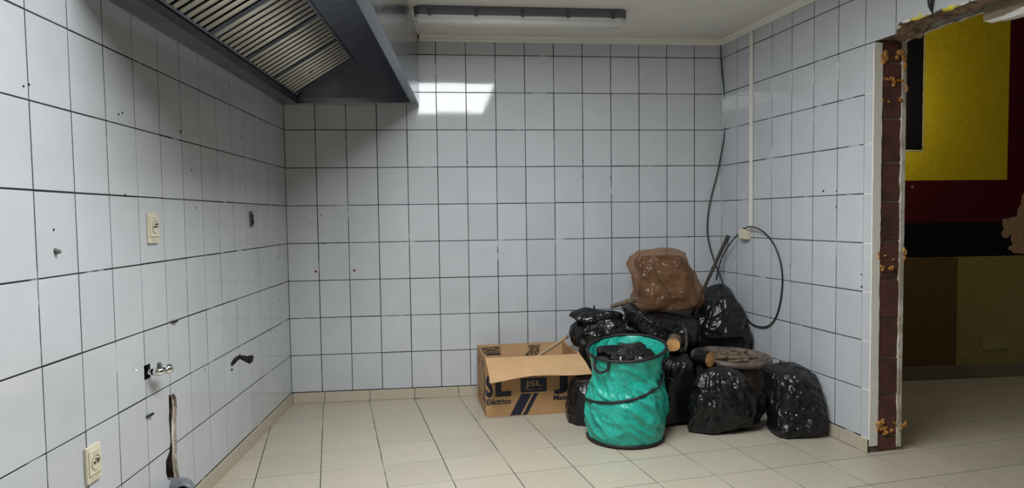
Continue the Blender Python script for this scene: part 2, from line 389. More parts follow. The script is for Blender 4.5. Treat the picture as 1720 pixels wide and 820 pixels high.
# ------------------------------------------------------------------ floor (tile grid turned against the walls)
FA, FS, FO = .1476, .3, Vector((-.0757, -.1504))
fl = mesh_obj('floor', pyd(*boxv(-.8, 7.4, -6.5, .15, -.06, -.0011)), fgrout_m, None, 'structure')
ca, sa = math.cos(FA), math.sin(FA)
def fpt(u, v): return FO+Vector((u*ca-v*sa, u*sa+v*ca))
def clip(poly, n, d):     # keep n.p <= d
    out = []
    for i, p in enumerate(poly):
        q = poly[(i+1) % len(poly)]; a = n.dot(p)-d; b = n.dot(q)-d
        if a <= 0: out.append(p)
        if a*b < 0: out.append(p+(q-p)*(a/(a-b)))
    return out
def flat_tile(poly, m, parent, name='tile', z=0):
    n = len(poly); c = sum(poly, Vector((0, 0)))/n; b = .0005
    inn = []
    for p in poly:
        d = c-p; inn.append(p+d.normalized()*b*1.4)
    v = [(p.x, p.y, z-.012) for p in poly]+[(p.x, p.y, z-b) for p in poly]+[(p.x, p.y, z) for p in inn]
    f = [tuple(range(2*n, 3*n))]
    for k in (0, n):
        for i in range(n): j = (i+1) % n; f.append((k+i, k+j, k+n+j, k+n+i))
    return mesh_obj(name, pyd(v, f), m, parent)
full = None; rest = []
for i in range(-8, 28):
    for j in range(-8, 28):
        g = .0021
        poly = [fpt(i*FS+g, -(j+1)*FS+g), fpt((i+1)*FS-g, -(j+1)*FS+g), fpt((i+1)*FS-g, -j*FS-g), fpt(i*FS+g, -j*FS-g)]
        c = sum(poly, Vector((0, 0)))/4
        if c.y < -6.3 or c.x > 7.2: continue
        p2 = clip(poly, Vector((0, 1)), -.0045 if c.x < 3.25 else -.104)
        if len(p2) >= 3: p2 = clip(p2, Vector((-WL.x, -WL.y)), -.0045)
        if len(p2) < 3: continue
        near = c.y < -2.75 or (c.x > 5.5)
        area = abs(sum(p2[k].cross(p2[(k+1) % len(p2)]) if False else p2[k].x*p2[(k+1) % len(p2)].y-p2[k].y*p2[(k+1) % len(p2)].x for k in range(len(p2))))/2
        if area < .0006: continue
        if near:
            rest.append(p2); continue
        if area > .0878:
            if full is None:
                full = [Vector((-FS/2+g, -FS/2+g)), Vector((FS/2-g, -FS/2+g)), Vector((FS/2-g, FS/2-g)), Vector((-FS/2+g, FS/2-g))]
                full = flat_tile(full, floor_m, fl); base = full
            else:
                base = link(D.objects.new('tile', full.data), fl)
            base.location = (c.x, c.y, random.uniform(-.0005, .0003)); base.rotation_euler = (random.gauss(0, .0008), random.gauss(0, .0008), FA)
        else:
            cc = sum(p2, Vector((0, 0)))/len(p2)
            o = flat_tile([p-cc for p in p2], floor_m, fl); o.location = (cc.x, cc.y, 0)
parts = []
for p in rest: parts.append(([(q.x, q.y, -.0005) for q in p], [tuple(range(len(p)))]))
o = mesh_obj('tiling', pyd(*merge(parts)), floor_m, fl, 'stuff')

# skirting tiles
def skirting(name, loc, rz_, x0, x1, first, step=.3, h=ZB-.003, y=(-.009, .003), m=None):
    base = box(name, x0, x1, -.004, .003, 0, h-.001, fgrout_m, None, 'structure'); base.location = loc; base.rotation_euler = (0, 0, rz_)
    xs = [x0]; x = first
    while x < x1-.01:
        if x > x0+.01: xs.append(x)
        x += step
    xs.append(x1)
    for a, b in zip(xs, xs[1:]):
        me = pyd(*boxv(-(b-a)/2+.0015, (b-a)/2-.0015, y[0], .001, .001, h)); bevel(me, .0012, 1)
        o = mesh_obj('tile', me, m or skirt_m, base); o.location = ((a+b)/2, random.uniform(-.0006, .0004), 0)
    return base
skirting('baseboard_back', (0, 0, 0), 0, .008, 2.992, .215)
skirting('baseboard_left', (0, 0, 0), PI/2+LA, -3.6, -.006, -3.45)
skirting('baseboard_right', (3, 0, 0), RA-PI/2, .006, DOOR0-.004, .345)

# ------------------------------------------------------------------ ceiling with skylight, trims
x0, x1, y0, y1 = SKY
parts = [boxv(-.9, x0, -6.5, .12, CEIL, 2.8), boxv(x1, 3.66, -6.5, .12, CEIL, 2.8), boxv(x0, x1, -6.5, y0, CEIL, 2.8), boxv(x0, x1, y1, .12, CEIL, 2.8)]
# the ceiling over the right-hand edge follows the right wall
mesh_obj('ceiling', pyd(*merge(parts)), ceil_m, None, 'structure')
box('window_1', x0-.02, x1+.02, y0-.02, y1+.02, 2.801, 2.83, white_m, None, 'structure')
def cove(name, loc, rz_, xa, xb):
    pr = [(-.001, CEIL-.041), (-.012, CEIL-.041), (-.016, CEIL-.036), (-.016, CEIL-.012), (-.022, CEIL-.006), (-.022, CEIL-.0005), (-.001, CEIL-.0005)]
    V = [(xa, y, z) for y, z in pr]+[(xb, y, z) for y, z in pr]; n = len(pr)
    Fc = [tuple(range(n)), tuple(range(2*n-1, n-1, -1))]+[(i, n+i, n+(i+1) % n, (i+1) % n) for i in range(n)]
    o = mesh_obj(name, fixn(pyd(V, Fc)), trimm, None, 'structure'); o.location = loc; o.rotation_euler = (0, 0, rz_); return o
cove('trim_1', (0, 0, 0), 0, .893, 2.999)
cove('trim_2', (3, 0, 0), RA-PI/2, .002, 6.3)

# ------------------------------------------------------------------ the other room
wfar = box('wall_far', 3.19, 7.4, -.09, .03, -.02, 2.9, p_yel, None, 'structure')
box('wall_side', 7.25, 7.4, -6.5, -.09, -.02, 2.9, white_m, None, 'structure')
box('ceiling_other', 3.60, 7.4, -6.5, .12, 2.80, 2.9, ceil_m, None, 'structure')
def patch(name, poly, m, t=.0016, y=-.09):
    pts = [(x, z) for x, z in poly]; me = fixn(pyd(*prism_v(pts, y-t, y+.0005))); return mesh_obj(name, me, m, wfar)
def rect(a, b, c, d): return [(a, c), (b, c), (b, d), (a, d)]
patch('maroon_band', rect(3.2, 7.2, 1.146, 1.452), p_red)
patch('maroon_block', rect(5.135, 6.2, 1.452, 2.9), p_red)
def ragged(x0, x1, z0, z1, top=0, bot=0, right=0, n=60, s=1):
    P = []
    for i in range(n+1): x = x0+(x1-x0)*i/n; P.append((x, z0+bot*noise.noise((x*30, s, 0))+bot*noise.noise((x*90, s, 4))))
    for i in range(n+1): z = z0+(z1-z0)*i/n; P.append((x1+right*(noise.noise((z*30, s, 1))+noise.noise((z*80, s, 7))), z))
    P += [(x1-(x1-x0)*i/n, z1+top*noise.noise((i*.7, s, 2))) for i in range(1, n+1)]
    return P
patch('black_band', ragged(3.2, 5.6, .895, 1.146, bot=.004), p_blk, .0018)
patch('brown_block', rect(3.2, 4.757, .10, .892), p_brn, .0012)
patch('olive_block', rect(4.757, 7.2, .10, .892), p_olv, .0014)
bare = [(5.165, .905), (5.17, .955), (5.125, .985), (5.105, 1.0), (5.12, 1.03), (5.108, 1.06), (5.15, 1.075), (5.185, 1.07), (5.19, 1.04), (5.21, 1.02), (5.20, .98), (5.23, .96), (5.22, .90), (5.9, .90), (5.9, 1.40), (5.27, 1.36), (5.25, 1.27), (5.235, 1.19), (5.20, 1.165), (5.17, 1.178), (5.13, 1.165), (5.115, 1.16), (5.112, 1.09), (5.10, 1.075)]
# bare plaster where the paint has come away
o = mesh_obj('bare_patch', None or fixn(pyd(*prism_v([(5.105, 1.168), (5.106, 1.120), (5.118, 1.092), (5.098, 1.070), (5.103, 1.040), (5.135, 1.022), (5.165, 1.040), (5.178, 1.058), (5.176, 1.010), (5.190, .975), (5.160, .962), (5.150, .945), (5.185, .930), (5.195, .915), (5.30, .905), (5.9, .905), (5.9, 1.42), (5.30, 1.40), (5.255, 1.33), (5.250, 1.275), (5.225, 1.24), (5.22, 1.18), (5.175, 1.178), (5.15, 1.168)], -.0925, -.0895))), p_bare, wfar)
patch('cream_fringe', ragged(3.2, 4.474, 1.655, 2.95, bot=.008, right=.006, n=90, s=3), p_trim, .0014)
patch('black_panel', ragged(3.2, 4.458, 1.672, 2.95, bot=.003, right=.003, n=60, s=5), p_blk, .0024)
for k in range(44):      # beaded border of the black panel
    z = 1.675+k*.022
    blob('fringe_bead', wfar, (4.466, -.0925, z), (.006, .003, .006), p_trim, k, 1, .2)
for k in range(6):
    blob('fringe_bead', wfar, (4.335+k*.021, -.0925, 1.664), (.006, .003, .006), p_trim, k+70, 1, .2)
patch('paint_drip_mark', ragged(4.38, 4.40, 1.40, 1.414, .004, .003, .003, 12), p_bare, .0022)
t = skirting('baseboard_far', (0, -.09, 0), 0, 3.2, 7.2, 4.55, .3, .10, m=mat('dark_skirting', (.20, .16, .11), .4, rand=.06))
t2 = frame('wall_socket', (5.065, -.0914, .247), 0, 'triple beige wall socket on the olive painted wall of the dark room', 'socket')
box('plate', -.105, .105, -.010, 0, -.042, .042, mat('olive_plastic', (.30, .26, .12), .5), t2, bev=.003)
for k in (-1, 0, 1):
    o = mesh_obj('socket_well', fixn(pyd(*merge([lathe_v([(.024, .0105), (.022, .006), (.0, .006)], 20)]))), dark_m if k >= 0 else MAT['olive_plastic'], t2); o.rotation_euler = (PI/2, 0, 0); o.location = (k*.066, 0, 0)

# ------------------------------------------------------------------ extractor hood
hood = frame('extractor_hood', (0, 0, 0), LA-PI/2, 'long stainless steel kitchen extractor hood with slatted grease filters above the tiled wall', 'extractor hood')
HU, HW, HZ = 2.40, .885, 1.985
box('gutter', .004, HU, .004, .10, HZ, 2.03, steel_in, hood, bev=.003)
box('gutter_lip', .03, HU-.03, .094, .100, 2.03, 2.045, dark_m, hood)
box('rim', .004, HU, HW-.050, HW-.0041, HZ, HZ+.045, steel_m, hood, bev=.003)
box('rim', .004, .034, .10, HW-.05, HZ+.002, HZ+.040, steel_m, hood, bev=.003)
box('rim', HU-.034, HU, .10, HW-.05, HZ+.002, HZ+.040, steel_m, hood, bev=.003)
box('front_panel', .004, HU, HW-.004, HW, HZ, CEIL-.002, steel_m, hood)
box('end_panel', .004, .007, .004, HW-.005, HZ+.04, CEIL-.002, steel_in, hood)
box('end_panel', HU-.004, HU, .004, HW-.005, HZ+.04, CEIL-.002, steel_in, hood)
A2, B2 = Vector((.104, 2.036)), Vector((.478, 2.262))       # filter plane in (w,z)
tdir = (B2-A2).normalized(); ndn = Vector((tdir.y, -tdir.x)); FL = (B2-A2).length
def fq(s, t, n): p = A2+tdir*t+ndn*n; return (s, p.x, p.y)
def fbox(s0, s1, t0, t1, n0, n1):
    v = [fq(s, t, n) for n in (n0, n1) for t in (t0, t1) for s in (s0, s1)]; return v, boxv(0, 1, 0, 1, 0, 1)[1]
xs = [.006, .60, 1.2, 1.8, HU-.006]
for a, b in zip(xs, xs[1:]):   # sheets of the inner roof, with open seams
    V = [(s, w_, z) for (w_, z) in ((.478, 2.268), (.70, 2.352), (.879, 2.43), (.879, 2.434), (.70, 2.356), (.478, 2.272)) for s in (a+.0015, b-.0015)]
    Fc = [(0, 1, 3, 2), (2, 3, 5, 4), (4, 5, 7, 6), (6, 7, 9, 8), (8, 9, 11, 10), (10, 11, 1, 0)]
    mesh_obj('roof_sheet', fixn(pyd(V, Fc)), steel_in, hood)
box('back_sheet', .006, HU-.006, .006, .010, 2.03, CEIL-.01, dark_m, hood)
mesh_obj('filler_sheet', fixn(pyd(*fbox(.008, .112, 0, FL, -.006, .002))), steel_in, hood)
mesh_obj('filler_sheet', fixn(pyd(*fbox(2.022, HU-.008, 0, FL, -.006, .002))), steel_in, hood)
fpitch = .475
for k in range(4):
    s0 = .114+k*fpitch; s1 = s0+fpitch-.006
    fr = mesh_obj('grease_filter', fixn(pyd(*merge([fbox(s0, s0+.016, 0, FL, -.03, .004), fbox(s1-.016, s1, 0, FL, -.03, .004), fbox(s0+.016, s1-.016, 0, .010, -.03, .004), fbox(s0+.016, s1-.016, FL-.012, FL, -.03, .004),
        ]))), steel_in, hood)
    mesh_obj('filter_gap_shade', fixn(pyd(*fbox(s0+.0165, s1-.0165, .0105, FL-.0125, -.038, -.032))), dark_m, fr)  # near-black plate standing in for the shade between the baffles
    nb = 7; pit = (s1-s0-.036)/nb
    for j in range(nb):
        c = s0+.018+pit*(j+.5); V = []; seg = 6; hw = pit*.31
        for t in (.004, FL-.008):
            for q in range(seg+1):
                a = PI*q/seg; V.append(fq(c-hw*math.cos(a), t, -.002+.006*math.sin(a)))
            for q in range(seg, -1, -1):
                a = PI*q/seg; V.append(fq(c-(hw-.001)*math.cos(a), t, -.0032+.006*math.sin(a)))
        m_ = 2*(seg+1); Fc = [tuple(range(m_)), tuple(range(2*m_-1, m_-1, -1))]+[(i, m_+i, m_+(i+1) % m_, (i+1) % m_) for i in range(m_)]
        smoothed(mesh_obj('baffle', fixn(pyd(V, Fc)), baffle_m, fr))
        if j < nb-1:
            V2, F2 = fbox(c+pit*.5-.004, c+pit*.5+.004, .012, FL-.014, -.030, -.026); mesh_obj('rear_baffle', fixn(pyd(V2, F2)), steel_in, fr)
    if k in (0, 2):
        hd = [fq((s0+s1)/2+dx, FL*.40+dt, .010) for dx, dt in ((-.012, 0), (-.004, .014), (.006, .016), (.012, .002))]
        smoothed(mesh_obj('wire_handle', pyd(*tube_v(cr(hd, 5), .0016, 6)), rust_m, fr))

# ------------------------------------------------------------------ ceiling light
lt = frame('ceiling_light', (1.505, -.600, CEIL), 0, 'long grey batten light with clear cover and tube on the ceiling above the back wall', 'ceiling light')
LX = .628
def arcsec(hw, z0, z1, rad, n=6):
    P = [(-hw, z0)]
    for k in range(n+1): a = PI+PI/2*k/n; P.append((-hw+rad+rad*math.cos(a), z1+rad+rad*math.sin(a)))
    for k in range(n+1): a = 1.5*PI+PI/2*k/n; P.append((hw-rad+rad*math.cos(a), z1+rad+rad*math.sin(a)))
    P.append((hw, z0)); return P
def extr(P, xa, xb, taper=0):
    n = len(P); V = [(xa, y, z) for y, z in P]+[(xb, y, z) for y, z in P]
    return V, [tuple(range(n)), tuple(range(2*n-1, n-1, -1))]+[(i, n+i, n+(i+1) % n, (i+1) % n) for i in range(n)]
P = [(-LX, -.020), (-LX+.030, -.054), (LX-.030, -.054), (LX, -.020), (LX, .020), (LX-.030, .054), (-LX+.030, .054), (-LX, .020)]
me = fixn(pyd([(x, y, -.048) for x, y in P]+[(x, y, -.001) for x, y in P], [tuple(range(8)), tuple(range(15, 7, -1))]+[(i, (i+1) % 8, 8+(i+1) % 8, 8+i) for i in range(8)])); bevel(me, .003, 2); mesh_obj('housing', me, fixt_m, lt)
V, Fc = [], []
secs = [(-LX+.006, .55), (-LX+.030, 1), (LX-.030, 1), (LX-.006, .55)]
P = arcsec(.047, -.049, -.098, .028, 8); n = len(P)
for x, s in secs: V += [(x, y*s, -.049+(z+.049)*s) for y, z in P]
for i in range(len(secs)-1):
    for k in range(n-1): Fc.append((i*n+k, i*n+k+1, (i+1)*n+k+1, (i+1)*n+k))
Fc += [tuple(range(n)), tuple(range(len(V)-1, len(V)-1-n, -1))]
smoothed(mesh_obj('cover', fixn(pyd(V, Fc)), diff_m, lt))
o = mesh_obj('tube', pyd(*tube_v([(-LX+.06, 0, -.070), (LX-.06, 0, -.070)], .0125, 14)), tube_m, lt); smoothed(o)
box('reflector', -LX+.03, LX-.03, -.038, .038, -.056, -.050, tube_m, lt)
for sx in (-1, 1): box('lamp_holder', sx*(LX-.045)-.012, sx*(LX-.045)+.012, -.018, .018, -.088, -.056, cream_m, lt, bev=.003)
for k in range(5):
    x = -LX+.09+(2*LX-.18)*k/4
    for sy in (-1, 1):
        me = pyd(*merge([boxv(x-.009, x+.009, sy*.056-.004, sy*.056+.004, -.058, -.018), boxv(x-.014, x+.014, sy*.0545-.003, sy*.0545+.003, -.030, -.020)])); mesh_obj('clip', me, clip_m, lt)

# ------------------------------------------------------------------ conduit, junction box, cables on the right wall
R_M = Matrix.Translation(R0) @ Matrix.Rotation(RA-PI/2, 4, 'Z')
def rw_obj(name, label, cat, loc): o = frame(name, R_M @ Vector(loc), RA-PI/2, label, cat); return o
cx, cz0 = rwall(1265, 60); cx = .386
o = box('cable_conduit', -.010, .010, -.016, -.0007, 0, CEIL-.045-1.135, trimm, None, bev=.002)
o.location = R_M @ Vector((cx, 0, 1.135)); o.rotation_euler = (0, 0, RA-PI/2); tag(o, 'narrow white vertical cable conduit running down the right tiled wall to a junction box', 'conduit')
jb = rw_obj('junction_box', 'small square beige junction box under the white conduit', 'junction box', (.335, 0, 1.095))
box('body', -.041, .041, -.040, -.0007, -.034, .034, cream_m, jb, bev=.004)
box('lid', -.038, .038, -.046, -.0405, -.031, .031, cream_m, jb, bev=.003)
def rw3(px, py, off):     # pixel -> world point standing off the right wall by off
    d = ray(px, py); q = R0-NR*off; return CAM+d*((q-CAM).dot(NR)/d.dot(NR))
pts = [rw3(1250, 388, .03), rw3(1240, 394, .04), rw3(1226, 410, .05), rw3(1213, 432, .05), rw3(1206, 455, .04), rw3(1203, 474, .035), rw3(1202, 492, .03)]
o = smoothed(mesh_obj('black_cable', pyd(*tube_v(cr(pts, 8), .0042, 8)), cable_m)); tag(o, 'thin black cable dropping from the junction box into the bag pile', 'cable')
pts = [rw3(1249, 384, .045), rw3(1262, 381, .045), rw3(1280, 388, .035), rw3(1297, 406, .02), rw3(1309, 434, .012), rw3(1314, 466, .010), rw3(1311, 505, .010), rw3(1302, 535, .010), rw3(1287, 549, .012), rw3(1266, 546, .012), rw3(1252, 532, .012), rw3(1246, 518, .012)]
o = smoothed(mesh_obj('black_cable', pyd(*tube_v(cr(pts, 8), .0048, 8)), cable_m)); tag(o, 'black cable hanging in a wide loop on the right tiled wall', 'cable')
pts = [Vector((2.985, -.02, 2.405)), ony(1212, 110, -.02), ony(1216, 150, -.03), ony(1219, 180, -.04), ony(1218, 215, -.04), ony(1213, 250, -.035), ony(1205, 290, -.02), ony(1196, 325, -.015), ony(1190, 355, -.015), ony(1188, 385, -.015), ony(1191, 410, -.03), ony(1200, 440, -.06), ony(1209, 462, -.12), ony(1215, 480, -.17)]
o = smoothed(mesh_obj('black_cable', pyd(*tube_v(cr(pts, 8), .0052, 8)), cable_m)); tag(o, 'long black cable hanging from the ceiling down the back corner', 'cable')

# ------------------------------------------------------------------ left wall fittings
L_M = Matrix.Rotation(PI/2+LA, 4, 'Z')
def lw_frame(name, label, cat, x, z, off=-.0008): return frame(name, L_M @ Vector((x, off, z)), PI/2+LA, label, cat)
def socket(label, px, py):
    x, z = lwall(px, py); s = lw_frame('wall_socket', label, 'socket', x, z)
    box('plate', -.040, .040, -.010, 0, -.058, .058, cream_m, s, bev=.003)
    box('cover', -.034, .034, -.0145, -.0102, -.034, .046, cream_m, s, bev=.002)
    me = fixn(pyd(*lathe_v([(.026, .0), (.0225, .0015), (.020, -.006), (.0, -.006)], 28)))
    # raised ring around a recessed well
    o = smoothed(mesh_obj('socket_well', me, creamw, s)); o.rotation_euler = (PI/2, 0, 0); o.location = (0, -.0162, .004)
    for q in (-.0095, .0095):
        o = mesh_obj('pin_hole', pyd(*tube_v([(q, -.0162+.0085-.0105, .004), (q, -.0100, .004)], .0034, 10)), dark_m, s)
    o = mesh_obj('earth_pin', pyd(*tube_v([(0, -.0265, .014), (0, -.0105, .014)], .0028, 10)), rust_m, s)
    box('label_strip', -.022, .022, -.0112, -.0102, -.048, -.043, creamw, s)
    box('label_strip', -.018, .018, -.0150, -.0143, .034, .038, creamw, s)
socket('cream wall socket at eye height on the left tiled wall', 254, 383)
socket('cream wall socket low on the left tiled wall, near the gouge', 153, 778)

cutters = []
def cutter(poly, m, depth=.034, y0=-.03):
    me = fixn(pyd(*prism_v(poly, y0, depth))); o = mesh_obj('cutter', me, m); o.rotation_euler = (0, 0, PI/2+LA); cutters.append(o); return o
def lpoly(pix): return [lwall(a, b) for a, b in pix]
gouge = lpoly([(283.5, 664), (292, 661.5), (296, 668), (297.5, 684), (296, 706), (296, 730), (297, 748), (297, 770), (299, 790), (302, 806), (282, 807), (279, 795), (278.5, 775), (284, 760), (286.5, 742), (285, 722), (283.5, 705), (284, 690)])
vhole = lpoly([(241.5, 615), (252, 610.5), (252.5, 634), (242.5, 639.5)])
bhole = lpoly([(388, 610), (391, 605), (396, 600), (402, 596.5), (409, 598), (416, 598), (422, 597), (426, 601), (424, 608), (419, 611.5), (412, 608), (406, 605), (403, 603), (399, 606), (395, 611), (390, 614)])
dkb = mat('shaded_wall_cavity', (.060, .036, .024), .95, col2=(.022, .014, .010), mix_scale=30, bump=.7, bump_scale=60, bump_dist=.006)  # masonry brown, darkened to paint in the shade deep in the gouge
cutter([(x-.014+.003*noise.noise((z*60, 1, 1)), z) for x, z in gouge], dkb, .075, .010)
for p, m_ in ((gouge, plaster_m), (vhole, dark_m), (bhole, dark_m)): cutter(p, m_, .0125 if p is gouge else .034)
hit = []
for (c, r), o in ltiles.items():
    xa, xb, za, zb_ = -(c+1)*TW, -c*TW, ZB+r*TH, ZB+(r+1)*TH
    for p in (gouge, vhole, bhole):
        if min(q[0] for q in p) < xb and max(q[0] for q in p) > xa and min(q[1] for q in p) < zb_ and max(q[1] for q in p) > za: hit.append(o); break
cut(hit+[wl], cutters)
def lining(poly, m, name, depth, seed, amp=.006, m2=None):
    # rough floor of a hole in the wall
    xs = [p[0] for p in poly]; zs_ = [p[1] for p in poly]; nx, nz = 14, 46; V = []; Fc = []
    for i in range(nx+1):
        for j in range(nz+1):
            x = min(xs)-.004+(max(xs)-min(xs)+.008)*i/nx; z = min(zs_)-.004+(max(zs_)-min(zs_)+.008)*j/nz
            V.append((x, depth+amp*noise.fractal((x*60, z*60, seed), 1, 2, 3), z))
    for i in range(nx):
        for j in range(nz): a = i*(nz+1)+j; Fc.append((a, a+nz+1, a+nz+2, a+1))
    return smoothed(mesh_obj(name, pyd(V, Fc), m, wl))
lining([(x-.014, z) for x, z in gouge], dkb, 'exposed_masonry', .062, 3)
lining(vhole, dark_m, 'hole_lining', .024, 5, .002)
lining(bhole, dark_m, 'hole_lining', .018, 9, .004)
# crumbling plaster edge on the far side of the gouge
V = []; Fc = []; n = 60
gx = [lwall(a, b) for a, b in [(293, 664), (296, 690), (294, 715), (294.5, 740), (295, 770), (297, 790), (300, 806)]]
gp = cr([Vector((x, 0, z)) for x, z in gx], 30)
for i, p in enumerate(gp):
    nz_ = lambda f, c: noise.noise((p.z*f, c, 0))
    wd = .005+.008*nz_(22, 1)+.004*nz_(75, 4); ft = .030+.005*nz_(30, 3)+.003*nz_(110, 8); k = .003+.008*abs(nz_(40, 2))
    V += [(p.x+.016+ft, k, p.z), (p.x+ft, k+.003, p.z), (p.x-max(wd, .001)+ft, .018+.008*nz_(50, 6), p.z), (p.x+.012, .03, p.z)]
for i in range(len(gp)-1):
    a = i*4
    for k in range(3): Fc.append((a+k, a+k+4, a+k+5, a+k+1))
mesh_obj('plaster_crumb', fixn(pyd(V, Fc)), plaster_m, wl)
charred = mat('charred', (.012, .012, .013), .9, bump=1, bump_scale=60, bump_dist=.01)
for i, (a, b, r) in enumerate([(389.5, 611, .010), (393, 606.5, .011), (397, 602.5, .012), (402, 599.5, .012), (408, 601, .013), (413, 603, .015), (419, 604, .018), (423, 601, .014), (388.5, 621, .004)]):
    q = lwall(a, b); blob('charred_sealant', wl, (q[0], .003, q[1]), (r*1.5, .010, r), charred, 90+i*1.7, 3, .8, 2.4)
# chrome valve
x, z = lwall(247.5, 625)
vv = lw_frame('water_valve', 'chrome angle valve sticking out of a dark square hole in the left wall', 'valve', x, z, 0)
smoothed(mesh_obj('pipe', pyd(*tube_v([(.0, .02, 0), (.0, -.03, 0)], .011, 14)), chrome_m, vv))
smoothed(mesh_obj('body', fixn(pyd(*tube_v([(.0, -.018, 0), (.0, -.030, 0), (.004, -.045, 0), (.02, -.052, -.001), (.035, -.054, -.001)], [.013, .016, .017, .013, .011], 16))), chrome_m, vv))
smoothed(mesh_obj('spindle', pyd(*tube_v([(.004, -.042, .012), (.004, -.044, .026), (.004, -.044, .034)], [.008, .009, .006], 12)), rust_m, vv))
blobv = [(.0, 0), (.012, .002), (.018, .010), (.020, .020), (.016, .032), (.006, .038), (.0, .039)]
o = smoothed(mesh_obj('knob', fixn(pyd(*lathe_v(blobv, 18))), chrome_m, vv)); o.location = (.030, -.054, -.001); o.rotation_euler = (PI/2*0, PI/2, 0)
# old metal switch box
x, z = lwall(421, 368)
sb = lw_frame('switch_box', 'small grimy metal switch box without cover on the left tiled wall', 'switch box', x, z)
box('plate', -.026, .026, -.006, 0, -.044, .044, mat('grime_plate', (.13, .135, .125), .7, noise_amt=.3, noise_scale=60), sb, bev=.002)
box('opening', -.015, .015, -.0066, -.0058, -.034, .030, dark_m, sb)
smoothed(mesh_obj('loose_wire', pyd(*tube_v(cr([(-.01, -.007, .03), (.006, -.013, .018), (-.008, -.014, .004), (.01, -.013, -.010), (.0, -.010, -.026)], 6), .003, 6)), rust_m, sb))
o = smoothed(mesh_obj('terminal', fixn(pyd(*lathe_v([(0, -.004), (.008, -.003), (.009, .003), (0, .005)], 10))), cable_m, sb)); o.location = (.004, -.010, -.022); o.rotation_euler = (PI/2, 0, 0)
# waste pipe at the foot of the gouge
x, z = lwall(288, 820)
wp = lw_frame('waste_pipe', 'grey plastic waste pipe stub below the gouge in the left wall', 'pipe', x, z, 0)
el = cr([(.012, .02, .004), (.012, -.025, .004), (.004, -.050, .002), (-.022, -.064, 0), (-.045, -.068, 0)], 6)
smoothed(mesh_obj('elbow', pyd(*tube_v(el, .033, 24, cap=False)), pvc_m, wp))
smoothed(mesh_obj('bore', pyd(*tube_v(el, .028, 24, cap=False)), dark_m, wp))
o = mesh_obj('collar', fixn(pyd(*merge([tube_v([(-.044, -.068, 0), (-.062, -.069, 0)], .038, 24, cap=False), tube_v([(-.044, -.068, 0), (-.062, -.069, 0)], .0285, 24, cap=False)]))), pvc_m, wp)
bm = bmesh.new(); bm.from_mesh(o.data); bm.verts.ensure_lookup_table(); nv = len(bm.verts)//2
for i in range(24):
    j = (i+1) % 24
    bm.faces.new([bm.verts[24+i], bm.verts[24+j], bm.verts[nv+24+j], bm.verts[nv+24+i]])
bmesh.ops.recalc_face_normals(bm, faces=bm.faces); bm.to_mesh(o.data); bm.free(); smoothed(o)
# drill holes, plugs and scraps (parts of the walls)
def dot(parent, x, z, r, m=dark_m, h=.0016, name='drill_hole'):
    o = mesh_obj(name, fixn(pyd(*lathe_v([(0, h), (r*.7, h), (r, .0), (r, -.002)], 10))), m, parent); o.location = (x, -.0004, z); o.rotation_euler = (PI/2, 0, 0); return o
for px, py, r in [(93, 422, .009), (90, 386, .004), (39, 145, .004), (48.5, 142, .004), (199, 192, .004), (205.5, 189.5, .004), (303, 221, .007), (210, 328.5, .006), (321, 286, .004), (329, 349.5, .004), (391, 137, .004), (404, 229, .005), (344, 621, .004), (378, 137, .003), (461, 265, .004), (466.5, 433, .005), (468, 503, .004), (454, 557, .005), (446, 650, .003)]:
    x, z = lwall(px, py); dot(wl, x, z, r)
for px, py in [(290, 541), (248.5, 698.5)]:
    x, z = lwall(px, py); smoothed(mesh_obj('wall_plug', pyd(*tube_v([(x-.018, -.002, z), (x+.006, -.008, z+.001), (x+.020, -.010, z+.002)], [.004, .0055, .005], 7)), dark_m, wl))
x, z = lwall(93, 422); smoothed(mesh_obj('wall_plug', pyd(*tube_v([(x, .001, z), (x, -.014, z-.002)], [.009, .006], 9)), rust_m, wl))
for px, py in [(530.5, 456), (595, 454.5)]:
    p = ony(px, py, 0); dot(wb, p.x, p.z, .0085, redplug, .0012, 'red_plug'); dot(wb, p.x, p.z, .0050, dark_m, .0022)
for px, py, r in [(539.5, 362, .004), (520, 376, .004), (785, 272, .006), (978.5, 270, .005), (1026, 271, .004), (978.5, 296, .004), (1026, 298, .005), (1156, 398, .006), (1166, 297, .004), (544, 409, .006), (846, 426, .003)]:
    p = ony(px, py, 0); dot(wb, p.x, p.z, r)
for px, py, r in [(1383, 321, .007), (1405, 347, .005), (1447, 461, .005), (1447, 482, .006), (1327, 446, .004), (1405, 321, .004)]:
    x, z = rwall(px, py); dot(wr, x, z, r)

# ------------------------------------------------------------------ cardboard box with printing
BX = frame('cardboard_box', (1.264, -.525, 0), math.radians(2.6), 'open brown cardboard box with navy printing standing against the back wall', 'box')
BW, BD, BH, CT = .592, .455, .365, .005
box('bottom', 0, BW, 0, BD, .001, .006, card_m, BX)
box('front_panel', 0, BW, 0, CT, .006, BH, card_m, BX)
box('back_panel', 0, BW, BD-CT, BD, .006, BH, card_m, BX)
box('side_panel', 0, CT, CT, BD-CT, .006, BH-.002, card_m, BX)
box('side_panel', BW-CT, BW, CT, BD-CT, .006, BH-.002, card_m, BX)
def sheet(name, grid, m, th=.004):      # grid[i][j] of points -> thickened sheet
    ni, nj = len(grid), len(grid[0]); V = [Vector(p) for r in grid for p in r]; Fc = []
    for i in range(ni-1):
        for j in range(nj-1): a = i*nj+j; Fc.append((a, a+1, a+nj+1, a+nj))
    me = pyd(V, Fc); bm = bmesh.new(); bm.from_mesh(me); bmesh.ops.solidify(bm, geom=list(bm.faces), thickness=th)
    bmesh.ops.recalc_face_normals(bm, faces=bm.faces); bm.to_mesh(me); bm.free(); return mesh_obj(name, me, m, BX)
gr = []
